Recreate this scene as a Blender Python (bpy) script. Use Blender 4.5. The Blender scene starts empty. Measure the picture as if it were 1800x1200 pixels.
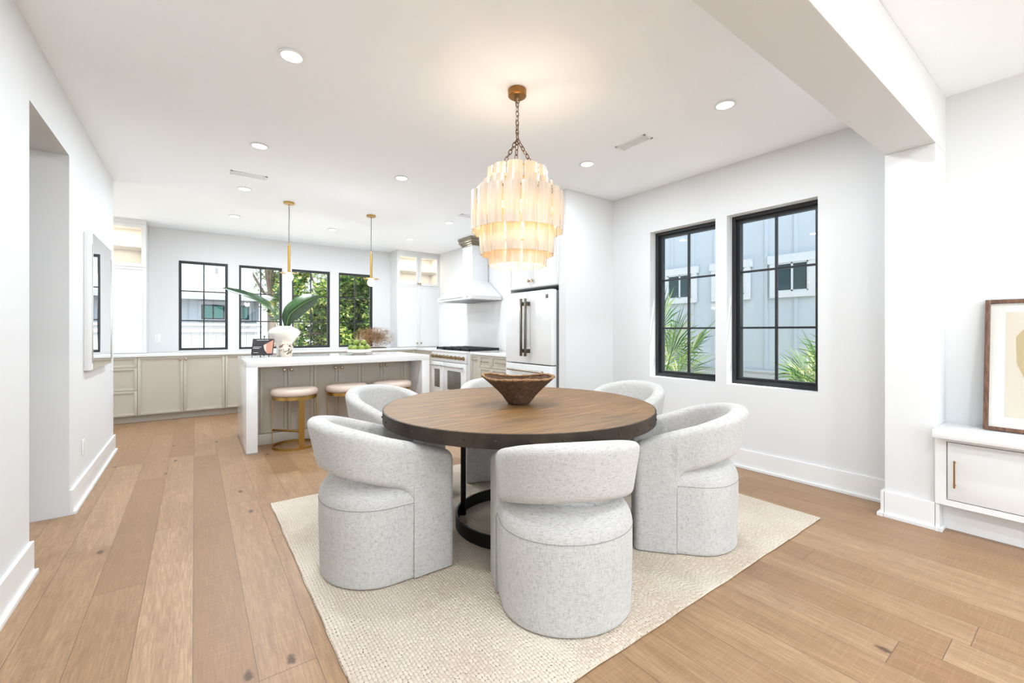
import bpy, bmesh, math, random
from mathutils import Vector, Matrix
PI = math.pi
scene = bpy.context.scene
COL = scene.collection
random.seed(7)

# ------------------------------------------------------------------ camera
CAMH, FPX = 1.22, 761.8
YAW = math.radians(36.22)
cd = bpy.data.cameras.new('camera'); cam = bpy.data.objects.new('camera', cd); COL.objects.link(cam)
cam.location = (0, 0, CAMH); cam.rotation_euler = (PI/2, 0, -YAW)
cd.sensor_fit = 'HORIZONTAL'; cd.sensor_width = 36; cd.lens = FPX*36/1800
cd.shift_y = -(600-582)/1800; cd.clip_start = .02; cd.clip_end = 300
scene.camera = cam
# ------------------------------------------------------------------ exposure, sky, sun
scene.view_settings.view_transform = 'Standard'; scene.view_settings.look = 'None'
scene.view_settings.gamma = 1; scene.view_settings.use_curve_mapping = False
scene.view_settings.exposure = 0.52
H = 2.75
SKY_K, SUN_K, DOWN_W, CHAND_W = 1.0, 11.0, 11.8, 2.8
world = bpy.data.worlds.new('sky'); scene.world = world; world.use_nodes = True
wn = world.node_tree.nodes; wl = world.node_tree.links
bg = wn['Background']
tc = wn.new('ShaderNodeTexCoord'); sx = wn.new('ShaderNodeSeparateXYZ'); wl.new(tc.outputs['Generated'], sx.inputs[0])
# pale hazy sky: white near the horizon, light blue above, brighter towards the sun (behind the camera)
mr = wn.new('ShaderNodeMapRange'); wl.new(sx.outputs['Z'], mr.inputs[0]); mr.inputs[1].default_value = 0; mr.inputs[2].default_value = .6
cr = wn.new('ShaderNodeValToRGB'); wl.new(mr.outputs[0], cr.inputs[0])
cr.color_ramp.elements[0].color = (.93, .97, 1, 1); cr.color_ramp.elements[1].color = (.62, .79, 1, 1)
wl.new(cr.outputs[0], bg.inputs[0])
mb_ = wn.new('ShaderNodeMapRange'); wl.new(sx.outputs['Y'], mb_.inputs[0])
mb_.inputs[1].default_value = .2; mb_.inputs[2].default_value = -.9; mb_.inputs[3].default_value = SKY_K; mb_.inputs[4].default_value = 3.6
wl.new(mb_.outputs[0], bg.inputs[1])
sd = bpy.data.lights.new('sun', 'SUN'); sd.energy = SUN_K; sd.angle = math.radians(1.2); sd.color = (1, .96, .88)
sun = bpy.data.objects.new('sun', sd); COL.objects.link(sun)
sun.rotation_euler = Vector((-.22, .36, -1.0)).to_track_quat('-Z', 'Y').to_euler()

# ------------------------------------------------------------------ helpers
class MB:
    def __init__(s): s.bm = bmesh.new()
    def box(s, a, b, bev=0, seg=2, M=None):
        t = bmesh.new(); bmesh.ops.create_cube(t, size=1)
        for v in t.verts:
            v.co = Vector(((a[i]+b[i])/2 + v.co[i]*abs(b[i]-a[i]) for i in range(3)))
        if bev: bmesh.ops.bevel(t, geom=t.edges[:], offset=bev, segments=seg, profile=.5, affect='EDGES')
        return s.add(t, M)
    def add(s, t, M=None):
        if M is not None: bmesh.ops.transform(t, matrix=M, verts=t.verts)
        me = bpy.data.meshes.new('t'); t.to_mesh(me); t.free(); s.bm.from_mesh(me); bpy.data.meshes.remove(me)
        return s
    def grid(s, P, cu=False, cv=False):
        V = [[s.bm.verts.new(p) for p in row] for row in P]
        n, m = len(V), len(V[0])
        for i in range(n if cu else n-1):
            for j in range(m if cv else m-1):
                a, b, c, d = V[i][j], V[i][(j+1) % m], V[(i+1) % n][(j+1) % m], V[(i+1) % n][j]
                try: s.bm.faces.new((a, b, c, d))
                except ValueError: pass
        return V
    def cap(s, ring, flip=False):
        try: s.bm.faces.new(ring[::-1] if flip else ring)
        except ValueError: pass
    def lathe(s, prof, c=(0, 0, 0), n=32, caps=(True, True)):
        R = [[(c[0]+r*math.cos(2*PI*k/n), c[1]+r*math.sin(2*PI*k/n), c[2]+z) for k in range(n)] for r, z in prof]
        V = s.grid(R, cv=True)
        if caps[0]: s.cap(V[0], True)
        if caps[1]: s.cap(V[-1])
        return s
    def cyl(s, p0, p1, r, n=16, r1=None):
        return s.tube([p0, p1], r if r1 is None else [r, r1], n)
    def tube(s, pts, r, n=8, closed=False, caps=True):
        pts = [Vector(p) for p in pts]; k = len(pts)
        rr = r if isinstance(r, (list, tuple)) else [r]*k
        rows = []; up = None
        for i, p in enumerate(pts):
            if closed: d = pts[(i+1) % k]-pts[i-1]
            else: d = pts[min(i+1, k-1)]-pts[max(i-1, 0)]
            d.normalize()
            if up is None:
                up = Vector((0, 0, 1)) if abs(d.z) < .9 else Vector((1, 0, 0))
            x = d.cross(up); 
            if x.length < 1e-6: x = d.orthogonal()
            x.normalize(); up = x.cross(d).normalized()
            rows.append([p + (x*math.cos(2*PI*j/n)+up*math.sin(2*PI*j/n))*rr[i] for j in range(n)])
        V = s.grid(rows, cu=closed, cv=True)
        if caps and not closed: s.cap(V[0], True); s.cap(V[-1])
        return s
    def sphere(s, c, r, seg=20, sc=(1, 1, 1)):
        t = bmesh.new(); bmesh.ops.create_uvsphere(t, u_segments=seg, v_segments=seg*2//3, radius=r)
        return s.add(t, Matrix.Translation(c) @ Matrix.Diagonal((*sc, 1)))
    def prism(s, poly, z0, z1, M=None):
        t = bmesh.new()
        a = [t.verts.new((x, y, z0)) for x, y in poly]; b = [t.verts.new((x, y, z1)) for x, y in poly]
        t.faces.new(a[::-1]); t.faces.new(b); n = len(a)
        for i in range(n): t.faces.new((a[i], a[(i+1) % n], b[(i+1) % n], b[i]))
        return s.add(t, M)
    def build(s, name, mat, parent=None, origin=None, smooth=True, ang=35, base=None):
        """verts are in the parent's local frame, or in world space when base/origin is given"""
        bmesh.ops.recalc_face_normals(s.bm, faces=s.bm.faces[:])
        off = Vector(base) if base is not None else (Vector(origin) if origin is not None else Vector((0, 0, 0)))
        if off.length: bmesh.ops.translate(s.bm, vec=-off, verts=s.bm.verts)
        me = bpy.data.meshes.new(name); s.bm.to_mesh(me); s.bm.free()
        if smooth:
            me.polygons.foreach_set('use_smooth', [True]*len(me.polygons)); me.set_sharp_from_angle(angle=math.radians(ang))
        me.materials.append(mat)
        o = bpy.data.objects.new(name, me); COL.objects.link(o)
        if parent is not None: o.parent = parent
        elif origin is not None: o.location = origin
        return o

def tag(o, label=None, cat=None, group=None, kind=None):
    if label: o['label'] = label
    if cat: o['category'] = cat
    if group: o['group'] = group
    if kind: o['kind'] = kind
    return o
def thing(name, label, cat, loc=(0, 0, 0), rz=0, group=None, kind=None):
    o = bpy.data.objects.new(name, None); COL.objects.link(o); o.location = loc; o.rotation_euler = (0, 0, rz)
    o.empty_display_size = .1
    return tag(o, label, cat, group, kind)
def copy_tree(o, parent=None):
    c = o.copy(); COL.objects.link(c)
    if parent is not None: c.parent = parent
    for ch in [x for x in bpy.data.objects if x.parent == o]: copy_tree(ch, c)
    return c
def struct(mb, name, mat, label, cat, origin=(0, 0, 0), smooth=False):
    return tag(mb.build(name, mat, origin=origin, smooth=smooth), label, cat, kind='structure')
def light(name, kind, parent, loc, energy, color=(1, 1, 1), size=.1, **k):
    d = bpy.data.lights.new(name, kind); d.energy = energy; d.color = color
    if kind == 'AREA':
        d.shape = k.get('shape', 'DISK'); d.size = size
        if 'size_y' in k: d.size_y = k['size_y']
        if 'spread' in k: d.spread = k['spread']
    else: d.shadow_soft_size = size
    o = bpy.data.objects.new(name, d); COL.objects.link(o); o.location = loc
    if parent: o.parent = parent
    if 'rot' in k: o.rotation_euler = k['rot']
    return o

# ------------------------------------------------------------------ materials
def mat(name, col=(.8, .8, .8), rough=.5, metal=0, **k):
    m = bpy.data.materials.new(name); m.use_nodes = True; b = m.node_tree.nodes['Principled BSDF']
    b.inputs['Base Color'].default_value = (*col, 1); b.inputs['Roughness'].default_value = rough; b.inputs['Metallic'].default_value = metal
    if 'emit' in k: b.inputs['Emission Color'].default_value = (*k['emit'], 1); b.inputs['Emission Strength'].default_value = k.get('es', 1)
    if 'coat' in k: b.inputs['Coat Weight'].default_value = k['coat']; b.inputs['Coat Roughness'].default_value = .1
    if 'sheen' in k: b.inputs['Sheen Weight'].default_value = k['sheen']
    if 'spec' in k: b.inputs['Specular IOR Level'].default_value = k['spec']
    return m
class NT:
    def __init__(s, m): s.t = m.node_tree; s.n = s.t.nodes; s.l = s.t.links; s.b = s.n['Principled BSDF']
    def new(s, ty, **k):
        n = s.n.new(ty)
        for a, v in k.items(): setattr(n, a, v)
        return n
    def put(s, sock, v):
        if isinstance(v, bpy.types.NodeSocket): s.l.new(v, sock)
        else: sock.default_value = v
    def math(s, op, *a):
        n = s.new('ShaderNodeMath', operation=op)
        for i, v in enumerate(a): s.put(n.inputs[i], v)
        return n.outputs[0]
    def coord(s, kind='Object', scale=(1, 1, 1)):
        c = s.new('ShaderNodeTexCoord'); mp = s.new('ShaderNodeMapping'); mp.inputs['Scale'].default_value = scale
        s.l.new(c.outputs[kind], mp.inputs[0]); return mp.outputs[0]
    def noise(s, vec, scale, detail=2, rough=.5, dist=0):
        n = s.new('ShaderNodeTexNoise'); s.put(n.inputs['Vector'], vec); n.inputs['Scale'].default_value = scale
        n.inputs['Detail'].default_value = detail; n.inputs['Roughness'].default_value = rough; n.inputs['Distortion'].default_value = dist
        return n.outputs[0]
    def ramp(s, fac, stops):
        n = s.new('ShaderNodeValToRGB'); s.put(n.inputs[0], fac); e = n.color_ramp.elements
        while len(e) < len(stops): e.new(.5)
        for i, (p, c) in enumerate(stops): e[i].position = p; e[i].color = (*c, 1) if len(c) == 3 else c
        return n.outputs[0]
    def mix(s, f, a, b, mode='MIX'):
        n = s.new('ShaderNodeMix', data_type='RGBA', blend_type=mode); s.put(n.inputs[0], f)
        s.put(n.inputs[6], (*a, 1) if isinstance(a, tuple) else a); s.put(n.inputs[7], (*b, 1) if isinstance(b, tuple) else b)
        return n.outputs[2]
    def bump(s, h, st=.3, dist=.01):
        n = s.new('ShaderNodeBump'); s.put(n.inputs['Height'], h); n.inputs['Strength'].default_value = st; n.inputs['Distance'].default_value = dist
        s.l.new(n.outputs[0], s.b.inputs['Normal'])
    def col(s, c): s.l.new(c, s.b.inputs['Base Color'])

def paint(name, c, rough=.55):
    m = mat(name, c, rough); t = NT(m); t.bump(t.noise(t.coord(), 260, 2), .05, .001); return m
M_wall = paint('wall_paint', (.705, .705, .703), .7)
M_ceil = paint('ceiling_paint', (.94, .955, .97), .8)
M_trim = paint('trim_paint', (.79, .79, .785), .35)
M_cabw = paint('white_cabinet_paint', (.74, .735, .725), .38)
M_greige = paint('greige_cabinet_paint', (.50, .455, .385), .42)
M_quartz = mat('white_quartz', (.86, .855, .845), .09, spec=.5)
t = NT(M_quartz); t.col(t.ramp(t.noise(t.coord(), 3, 4), [(.35, (.79, .79, .785)), (.7, (.83, .825, .815))]))
M_black = mat('black_window_frame', (.012, .013, .015), .38)
M_brass = mat('brushed_brass', (.52, .33, .10), .3, 1)
t = NT(M_brass); t.bump(t.noise(t.coord('Object', (8, 8, 300)), 6, 2), .08, .001)
M_nickel = mat('aged_nickel', (.32, .28, .21), .3, 1)
M_knob = mat('bronze_knob', (.42, .33, .22), .3, 1)
M_steel = mat('stainless_steel', (.55, .55, .55), .28, 1)
M_dark = mat('blackened_iron', (.018, .017, .016), .5, .6)
M_castiron = mat('cast_iron', (.012, .012, .014), .45)
M_enamel = mat('white_enamel', (.76, .76, .755), .18, coat=.3)
M_ovenglass = mat('oven_glass', (.13, .12, .105), .08)
M_plate = mat('white_plastic', (.82, .82, .81), .35)
M_leaf = mat('bird_of_paradise_leaf', (.035, .11, .03), .35)
t = NT(M_leaf); t.col(t.ramp(t.noise(t.coord('Object', (1, 1, 1)), 30, 2), [(.3, (.006, .024, .006)), (.75, (.022, .062, .012))]))
M_ceramic = mat('cream_glazed_ceramic', (.74, .68, .60), .22, coat=.4)
M_lime = mat('green_fruit_skin', (.15, .24, .03), .35)
t = NT(M_lime); t.col(t.ramp(t.noise(t.coord(), 18, 3), [(.3, (.10, .19, .02)), (.75, (.30, .36, .06))])); t.bump(t.noise(t.coord(), 220, 2), .2, .001)
M_bulb = mat('glowing_globe', (1, 1, 1), .4, emit=(1, .93, .82), es=5)
M_lens = mat('downlight_lens', (1, 1, 1), .4, emit=(1, .99, .97), es=4)
M_ledge = mat('cabinet_led', (1, 1, 1), .4, emit=(1, .9, .74), es=3)
M_mirror = mat('mirror_glass', (.93, .94, .94), .015, 1)
t = NT(M_mirror); t.bump(t.noise(t.coord(), 3.0, 0), .03, .01)
M_paper = mat('white_mount_board', (.80, .79, .77), .8)

def glass(name, tint=(1, 1, 1), refl=1.0):
    m = bpy.data.materials.new(name); m.use_nodes = True; n = m.node_tree.nodes; l = m.node_tree.links; n.clear()
    o = n.new('ShaderNodeOutputMaterial'); tr = n.new('ShaderNodeBsdfTransparent'); gl = n.new('ShaderNodeBsdfGlossy')
    tr.inputs[0].default_value = (*tint, 1); gl.inputs['Roughness'].default_value = .01
    fr = n.new('ShaderNodeFresnel'); fr.inputs[0].default_value = 1.45
    ge = n.new('ShaderNodeNewGeometry'); fm = n.new('ShaderNodeMath'); fm.operation = 'SUBTRACT'; fm.inputs[0].default_value = 1; l.new(ge.outputs['Backfacing'], fm.inputs[1])
    mu = n.new('ShaderNodeMath'); mu.operation = 'MULTIPLY'; l.new(fr.outputs[0], mu.inputs[0]); l.new(fm.outputs[0], mu.inputs[1])
    mx = n.new('ShaderNodeMixShader'); l.new(mu.outputs[0], mx.inputs[0]); l.new(tr.outputs[0], mx.inputs[1]); l.new(gl.outputs[0], mx.inputs[2])
    l.new(mx.outputs[0], o.inputs[0]); return m
M_glass = glass('window_glass', (.98, .99, .99))
M_cabglass = glass('cabinet_glass', (.97, .97, .96))

# oak plank floor
M_floor = mat('oak_planks', (.5, .33, .2), .36); t = NT(M_floor)
co = t.coord(); sp = t.new('ShaderNodeSeparateXYZ'); t.l.new(co, sp.inputs[0]); X, Y = sp.outputs[0], sp.outputs[1]
PW, PL = .187, 1.9
u = t.math('DIVIDE', t.math('ADD', X, .005), PW); iu = t.math('FLOOR', u); fu = t.math('FRACT', u)
wnz = t.new('ShaderNodeTexWhiteNoise', noise_dimensions='1D'); t.put(wnz.inputs['W'], iu)
v = t.math('ADD', t.math('DIVIDE', Y, PL), t.math('MULTIPLY', wnz.outputs[0], 7.31)); iv = t.math('FLOOR', v); fv = t.math('FRACT', v)
cb = t.new('ShaderNodeCombineXYZ'); t.put(cb.inputs[0], iu); t.put(cb.inputs[1], iv)
wn2 = t.new('ShaderNodeTexWhiteNoise', noise_dimensions='2D'); t.put(wn2.inputs['Vector'], cb.outputs[0]); rnd = wn2.outputs[0]
cg = t.new('ShaderNodeCombineXYZ'); t.put(cg.inputs[0], t.math('MULTIPLY', X, 9)); t.put(cg.inputs[1], t.math('MULTIPLY', Y, .9)); t.put(cg.inputs[2], t.math('MULTIPLY', rnd, 37))
g1 = t.noise(cg.outputs[0], 2.2, 6, .62, .8)
cg2 = t.new('ShaderNodeCombineXYZ'); t.put(cg2.inputs[0], t.math('MULTIPLY', X, 60)); t.put(cg2.inputs[1], t.math('MULTIPLY', Y, 3)); t.put(cg2.inputs[2], t.math('MULTIPLY', rnd, 11))
g2 = t.noise(cg2.outputs[0], 3, 3, .6)
cs = t.new('ShaderNodeCombineXYZ'); t.put(cs.inputs[0], t.math('MULTIPLY', X, 2)); t.put(cs.inputs[1], t.math('MULTIPLY', Y, 55)); t.put(cs.inputs[2], rnd)
saw = t.noise(cs.outputs[0], 3, 2, .5)
base = t.ramp(rnd, [(0, (.31, .175, .088)), (.35, (.37, .222, .118)), (.7, (.415, .26, .145)), (1, (.48, .315, .188))])
c = t.mix(t.math('MULTIPLY', t.ramp(g1, [(.35, (1, 1, 1)), (.6, (0, 0, 0))]), .5), base, (.235, .125, .062))
c = t.mix(t.math('MULTIPLY', t.ramp(g2, [(.42, (1, 1, 1)), (.62, (0, 0, 0))]), .42), c, (.20, .11, .055))
c = t.mix(t.math('MULTIPLY', t.ramp(saw, [(.5, (0, 0, 0)), (.72, (1, 1, 1))]), .13), c, (.52, .38, .27))
ck = t.new('ShaderNodeCombineXYZ'); t.put(ck.inputs[0], t.math('ADD', t.math('MULTIPLY', X, 2.6), t.math('MULTIPLY', rnd, 9))); t.put(ck.inputs[1], t.math('MULTIPLY', Y, 1.3)); t.put(ck.inputs[2], t.math('MULTIPLY', rnd, 5))
vo = t.new('ShaderNodeTexVoronoi', voronoi_dimensions='2D'); t.put(vo.inputs['Vector'], ck.outputs[0]); vo.inputs['Scale'].default_value = 1.0
vs3 = t.new('ShaderNodeSeparateColor'); t.l.new(vo.outputs['Color'], vs3.inputs[0])
kd = t.math('ADD', vo.outputs['Distance'], t.math('MULTIPLY', t.math('SUBTRACT', t.noise(co, 60, 3), .5), .05))
knot = t.ramp(kd, [(.022, (1, 1, 1)), (.05, (0, 0, 0))])
c = t.mix(t.math('MULTIPLY', knot, t.math('MULTIPLY', t.math('GREATER_THAN', vs3.outputs[0], .5), .85)), c, (.07, .035, .018))
cr2 = t.new('ShaderNodeCombineXYZ'); t.put(cr2.inputs[0], t.math('MULTIPLY', X, 14)); t.put(cr2.inputs[1], t.math('MULTIPLY', Y, 2.2)); t.put(cr2.inputs[2], t.math('MULTIPLY', rnd, 23))
crk = t.ramp(t.noise(cr2.outputs[0], 1.6, 4, .6, 2.2), [(.70, (0, 0, 0)), (.74, (1, 1, 1))])
c = t.mix(t.math('MULTIPLY', crk, .55), c, (.12, .065, .035))
ex = t.math('MINIMUM', fu, t.math('SUBTRACT', 1, fu)); ey = t.math('MINIMUM', fv, t.math('SUBTRACT', 1, fv))
seam = t.math('MAXIMUM', t.math('LESS_THAN', ex, .0075), t.math('LESS_THAN', ey, .0009))
c = t.mix(t.math('MULTIPLY', seam, .75), c, (.13, .075, .045)); t.col(c)
t.b.inputs['Specular IOR Level'].default_value = .38
t.put(t.b.inputs['Roughness'], t.math('ADD', .28, t.math('MULTIPLY', g1, .22)))
t.bump(t.math('SUBTRACT', t.math('MULTIPLY', t.math('ADD', g2, saw), .25), seam), .25, .002)

# woven rug
M_rug = mat('braided_wool_jute', (.8, .7, .58), .95); t = NT(M_rug)
co = t.coord(); wob = t.noise(co, 18, 2)
sp = t.new('ShaderNodeSeparateXYZ'); t.l.new(co, sp.inputs[0])
u = t.math('ADD', t.math('DIVIDE', sp.outputs[0], .0135), t.math('MULTIPLY', wob, .9)); iu = t.math('FLOOR', u); fu = t.math('FRACT', u)
w1 = t.new('ShaderNodeTexWhiteNoise', noise_dimensions='1D'); t.put(w1.inputs['W'], iu)
v = t.math('ADD', t.math('DIVIDE', sp.outputs[1], .021), t.math('ADD', t.math('MULTIPLY', w1.outputs[0], 9.7), t.math('MULTIPLY', t.noise(co, 30, 2), 1.6))); fv = t.math('FRACT', v)
cb = t.new('ShaderNodeCombineXYZ'); t.put(cb.inputs[0], iu); t.put(cb.inputs[1], t.math('FLOOR', v))
w2 = t.new('ShaderNodeTexWhiteNoise', noise_dimensions='2D'); t.put(w2.inputs['Vector'], cb.outputs[0])
hu = t.math('SINE', t.math('MULTIPLY', fu, PI)); hv = t.math('SINE', t.math('MULTIPLY', fv, PI))
hh = t.math('POWER', t.math('MULTIPLY', t.math('POWER', hu, .6), t.math('POWER', hv, .45)), .7)
gap = t.math('MULTIPLY', t.math('LESS_THAN', t.math('ADD', t.math('MULTIPLY', hu, .55), hv), .46), t.math('GREATER_THAN', w2.outputs[0], .42))
cc = t.mix(w2.outputs[0], (.53, .435, .335), (.64, .55, .445)); cc = t.mix(t.ramp(t.noise(co, 1.6, 2), [(.4, (0, 0, 0)), (.7, (1, 1, 1))]), cc, (.67, .59, .49))
cc = t.mix(t.math('MULTIPLY', t.ramp(hh, [(.0, (1, 1, 1)), (.5, (0, 0, 0))]), .35), cc, (.40, .31, .22))
cc = t.mix(t.math('MULTIPLY', gap, .85), cc, (.13, .09, .06)); t.col(cc); t.bump(hh, .6, .006)

# chair linen tweed
M_linen = mat('oatmeal_linen', (.7, .67, .63), .95, sheen=.2); t = NT(M_linen)
n1 = t.noise(t.coord('Object', (430, 430, 45)), 1, 3, .6); n2 = t.noise(t.coord('Object', (45, 45, 520)), 1, 3, .6); n3 = t.noise(t.coord(), 7, 3)
s1 = t.ramp(n1, [(.32, (.17, .165, .16)), (.50, (.535, .52, .50))]); s2 = t.ramp(n2, [(.32, (.17, .165, .16)), (.50, (.555, .54, .515))])
c = t.mix(.5, s1, s2); c = t.mix(t.math('MULTIPLY', n3, .15), c, (.60, .57, .54)); t.col(c)
t.bump(t.math('ADD', n1, n2), .25, .002)
M_seam = mat('linen_piping', (.27, .26, .25), .95)

# table wood
M_tab = mat('weathered_elm_top', (.35, .2, .1), .5); t = NT(M_tab)
g = t.noise(t.coord('Object', (2.2, 26, 1)), 2, 6, .65, .5); g2 = t.noise(t.coord('Object', (4, 90, 1)), 2, 3); bl = t.noise(t.coord(), 2.2, 3)
c = t.ramp(g, [(.27, (.06, .027, .007)), (.45, (.17, .088, .027)), (.68, (.33, .18, .062))])
c = t.mix(t.math('MULTIPLY', t.ramp(g2, [(.4, (1, 1, 1)), (.6, (0, 0, 0))]), .5), c, (.10, .052, .02))
c = t.mix(t.math('MULTIPLY', t.ramp(bl, [(.5, (0, 0, 0)), (.7, (1, 1, 1))]), .35), c, (.13, .10, .065)); t.col(c); t.bump(g2, .15, .002)
M_rim = mat('patinated_iron_band', (.08, .06, .045), .55, .35); t = NT(M_rim)
t.col(t.ramp(t.noise(t.coord(), 9, 5), [(.3, (.018, .012, .008)), (.7, (.060, .042, .027))]))
M_rivet = mat('worn_rivet', (.05, .035, .025), .4, .6)
# carved bowl
M_bowl = mat('carved_root_wood', (.14, .075, .04), .75); t = NT(M_bowl)
b1 = t.noise(t.coord('Object', (1, 1, .35)), 42, 5, .7, 1.2)
t.col(t.ramp(b1, [(.3, (.02, .01, .006)), (.55, (.10, .05, .024)), (.8, (.24, .13, .06))])); t.bump(b1, .7, .012)
M_bowlrim = mat('bowl_raw_rim', (.4, .22, .1), .8); t = NT(M_bowlrim)
b1 = t.noise(t.coord(), 90, 4, .7); t.col(t.ramp(b1, [(.3, (.06, .028, .012)), (.62, (.36, .20, .09))])); t.bump(b1, .6, .005)
# chandelier shell panels
def panel_mat():
    m = bpy.data.materials.new('alabaster_shell_panel'); m.use_nodes = True; n = m.node_tree.nodes; l = m.node_tree.links; n.clear()
    o = n.new('ShaderNodeOutputMaterial'); df = n.new('ShaderNodeBsdfDiffuse'); tl = n.new('ShaderNodeBsdfTranslucent'); gl = n.new('ShaderNodeBsdfGlossy')
    tc = n.new('ShaderNodeTexCoord'); mp = n.new('ShaderNodeMapping'); mp.inputs['Scale'].default_value = (60, 60, 5); l.new(tc.outputs['Object'], mp.inputs[0])
    nz = n.new('ShaderNodeTexNoise'); nz.inputs['Scale'].default_value = 1; nz.inputs['Detail'].default_value = 3; l.new(mp.outputs[0], nz.inputs[0])
    rp = n.new('ShaderNodeValToRGB'); l.new(nz.outputs[0], rp.inputs[0])
    rp.color_ramp.elements[0].position = .3; rp.color_ramp.elements[0].color = (.86, .76, .60, 1); rp.color_ramp.elements[1].position = .65; rp.color_ramp.elements[1].color = (.95, .91, .84, 1)
    r2 = n.new('ShaderNodeMix'); r2.data_type = 'RGBA'; r2.blend_type = 'MULTIPLY'; r2.inputs[0].default_value = 1; l.new(rp.outputs[0], r2.inputs[6]); r2.inputs[7].default_value = (1, .84, .56, 1)
    l.new(rp.outputs[0], df.inputs[0]); l.new(r2.outputs[2], tl.inputs[0]); gl.inputs['Roughness'].default_value = .25
    a = n.new('ShaderNodeMixShader'); a.inputs[0].default_value = .45; l.new(df.outputs[0], a.inputs[1]); l.new(tl.outputs[0], a.inputs[2])
    fr = n.new('ShaderNodeFresnel'); b = n.new('ShaderNodeMixShader'); l.new(fr.outputs[0], b.inputs[0]); l.new(a.outputs[0], b.inputs[1]); l.new(gl.outputs[0], b.inputs[2])
    l.new(b.outputs[0], o.inputs[0]); return m
M_panel = panel_mat()
M_seat = mat('blush_leather', (.66, .53, .45), .5)
M_walnut = mat('walnut_frame', (.15, .07, .04), .45); t = NT(M_walnut)
t.col(t.ramp(t.noise(t.coord('Object', (40, 40, 4)), 3, 4), [(.3, (.07, .032, .02)), (.7, (.22, .11, .065))]))
M_bronze = mat('antique_bronze_pull', (.36, .20, .10), .35, 1)
M_chain = mat('bronze_chain', (.16, .09, .05), .4, .9)
M_canopy = mat('burnished_brass_canopy', (.34, .17, .05), .38, 1)
# outdoors
M_blue = paint('pale_blue_siding', (.44, .485, .52), .7)
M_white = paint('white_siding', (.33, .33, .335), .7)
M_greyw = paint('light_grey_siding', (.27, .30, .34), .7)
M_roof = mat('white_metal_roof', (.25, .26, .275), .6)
M_teal = mat('teal_window_glass', (.02, .13, .115), .15)
M_darkpane = mat('dark_window_glass', (.03, .06, .07), .1)
M_bounce = mat('pale_bounce_ground', (.18, .25, .08), .9); t = NT(M_bounce)  # made pale so sunlight bounces up to the kitchen ceiling
t.col(t.ramp(t.noise(t.coord(), 3, 5), [(.3, (.50, .48, .42)), (.7, (.66, .64, .58))]))
def foliage(name, stops, tr=.4):
    m = bpy.data.materials.new(name); m.use_nodes = True; n = m.node_tree.nodes; l = m.node_tree.links; n.clear()
    o = n.new('ShaderNodeOutputMaterial'); df = n.new('ShaderNodeBsdfPrincipled'); df.inputs['Roughness'].default_value = .45; tl = n.new('ShaderNodeBsdfTranslucent')
    g = n.new('ShaderNodeNewGeometry'); rp = n.new('ShaderNodeValToRGB'); l.new(g.outputs['Random Per Island'], rp.inputs[0]); e = rp.color_ramp.elements
    while len(e) < len(stops): e.new(.5)
    for i, (p, c) in enumerate(stops): e[i].position = p; e[i].color = (*c, 1)
    l.new(rp.outputs[0], df.inputs['Base Color']); l.new(rp.outputs[0], tl.inputs[0])
    a = n.new('ShaderNodeMixShader'); a.inputs[0].default_value = tr; l.new(df.outputs[0], a.inputs[1]); l.new(tl.outputs[0], a.inputs[2]); l.new(a.outputs[0], o.inputs[0])
    return m
M_mag = foliage('broad_leaf_foliage', [(0, (.02, .05, .012)), (.5, (.08, .17, .03)), (.78, (.27, .36, .06)), (1, (.60, .55, .18))])
M_pine = foliage('grey_green_foliage', [(0, (.06, .09, .04)), (.6, (.18, .25, .09)), (1, (.40, .48, .16))])
M_palm = foliage('palmetto_blades', [(0, (.03, .10, .015)), (.55, (.12, .23, .04)), (.85, (.26, .36, .09)), (1, (.48, .50, .22))], .3)
M_bark = mat('grey_bark', (.16, .12, .09), .9)

# ------------------------------------------------------------------ the room shell
XL, XR, YB, YS, YR = -.67, 3.965, 8.2, 3.41, -4.2      # left wall, window wall, back wall, stub wall, rear wall
KX = 3.935                                             # kitchen side wall
mb = MB(); mb.box((-3.1, .02, -.12), (4.3, 8.45, 0)); mb.box((-.85, -4.4, -.12), (4.3, .02, 0)); struct(mb, 'floor', M_floor, 'wide light oak plank floor running towards the kitchen windows', 'floor')
mb = MB(); mb.box((-3.1, .02, H), (4.3, 8.45, H+.15)); mb.box((-.85, -4.4, H), (4.3, .02, H+.15)); struct(mb, 'ceiling', M_ceil, 'flat white ceiling with recessed lights over dining room and kitchen', 'ceiling')

def wall_holes(mb, axis, p0, p1, a0, a1, z0, z1, holes):
    """wall slab between p0..p1 on its thin axis, a0..a1 along, with rectangular holes (b0,b1,z0,z1)"""
    def bx(b0, b1, c0, c1):
        if b1-b0 < 1e-4 or c1-c0 < 1e-4: return
        if axis == 'y': mb.box((b0, p0, c0), (b1, p1, c1))
        else: mb.box((p0, b0, c0), (p1, b1, c1))
    cur = a0
    for b0, b1, c0, c1 in sorted(holes):
        bx(cur, b0, z0, z1); bx(b0, b1, z0, c0); bx(b0, b1, c1, z1); cur = b1
    bx(cur, a1, z0, z1)
KW = [(-.193+.768*i, -.193+.768*i+.62, .93, 2.285) for i in range(4)]
mb = MB(); wall_holes(mb, 'y', YB, YB+.16, -3.0, 4.1, 0, H, KW)
struct(mb, 'wall_back', M_wall, 'white kitchen wall behind the long counter with four black windows', 'wall')
DW = [(1.332, 2.057, .735, 2.285), (2.165, 2.893, .735, 2.285)]
mb = MB(); wall_holes(mb, 'x', XR, XR+.2, -4.4, YS, 0, H, DW)
mb.box((XR-.03, YS+.12, 0), (XR+.2, YB+.16, H))
struct(mb, 'wall_right', M_wall, 'white dining room wall with two tall black windows', 'wall')
mb = MB(); mb.box((3.22, YS, 0), (XR+.01, YS+.12, H), .004)
struct(mb, 'wall_stub', M_wall, 'short white return wall beside the refrigerator', 'wall')
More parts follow.
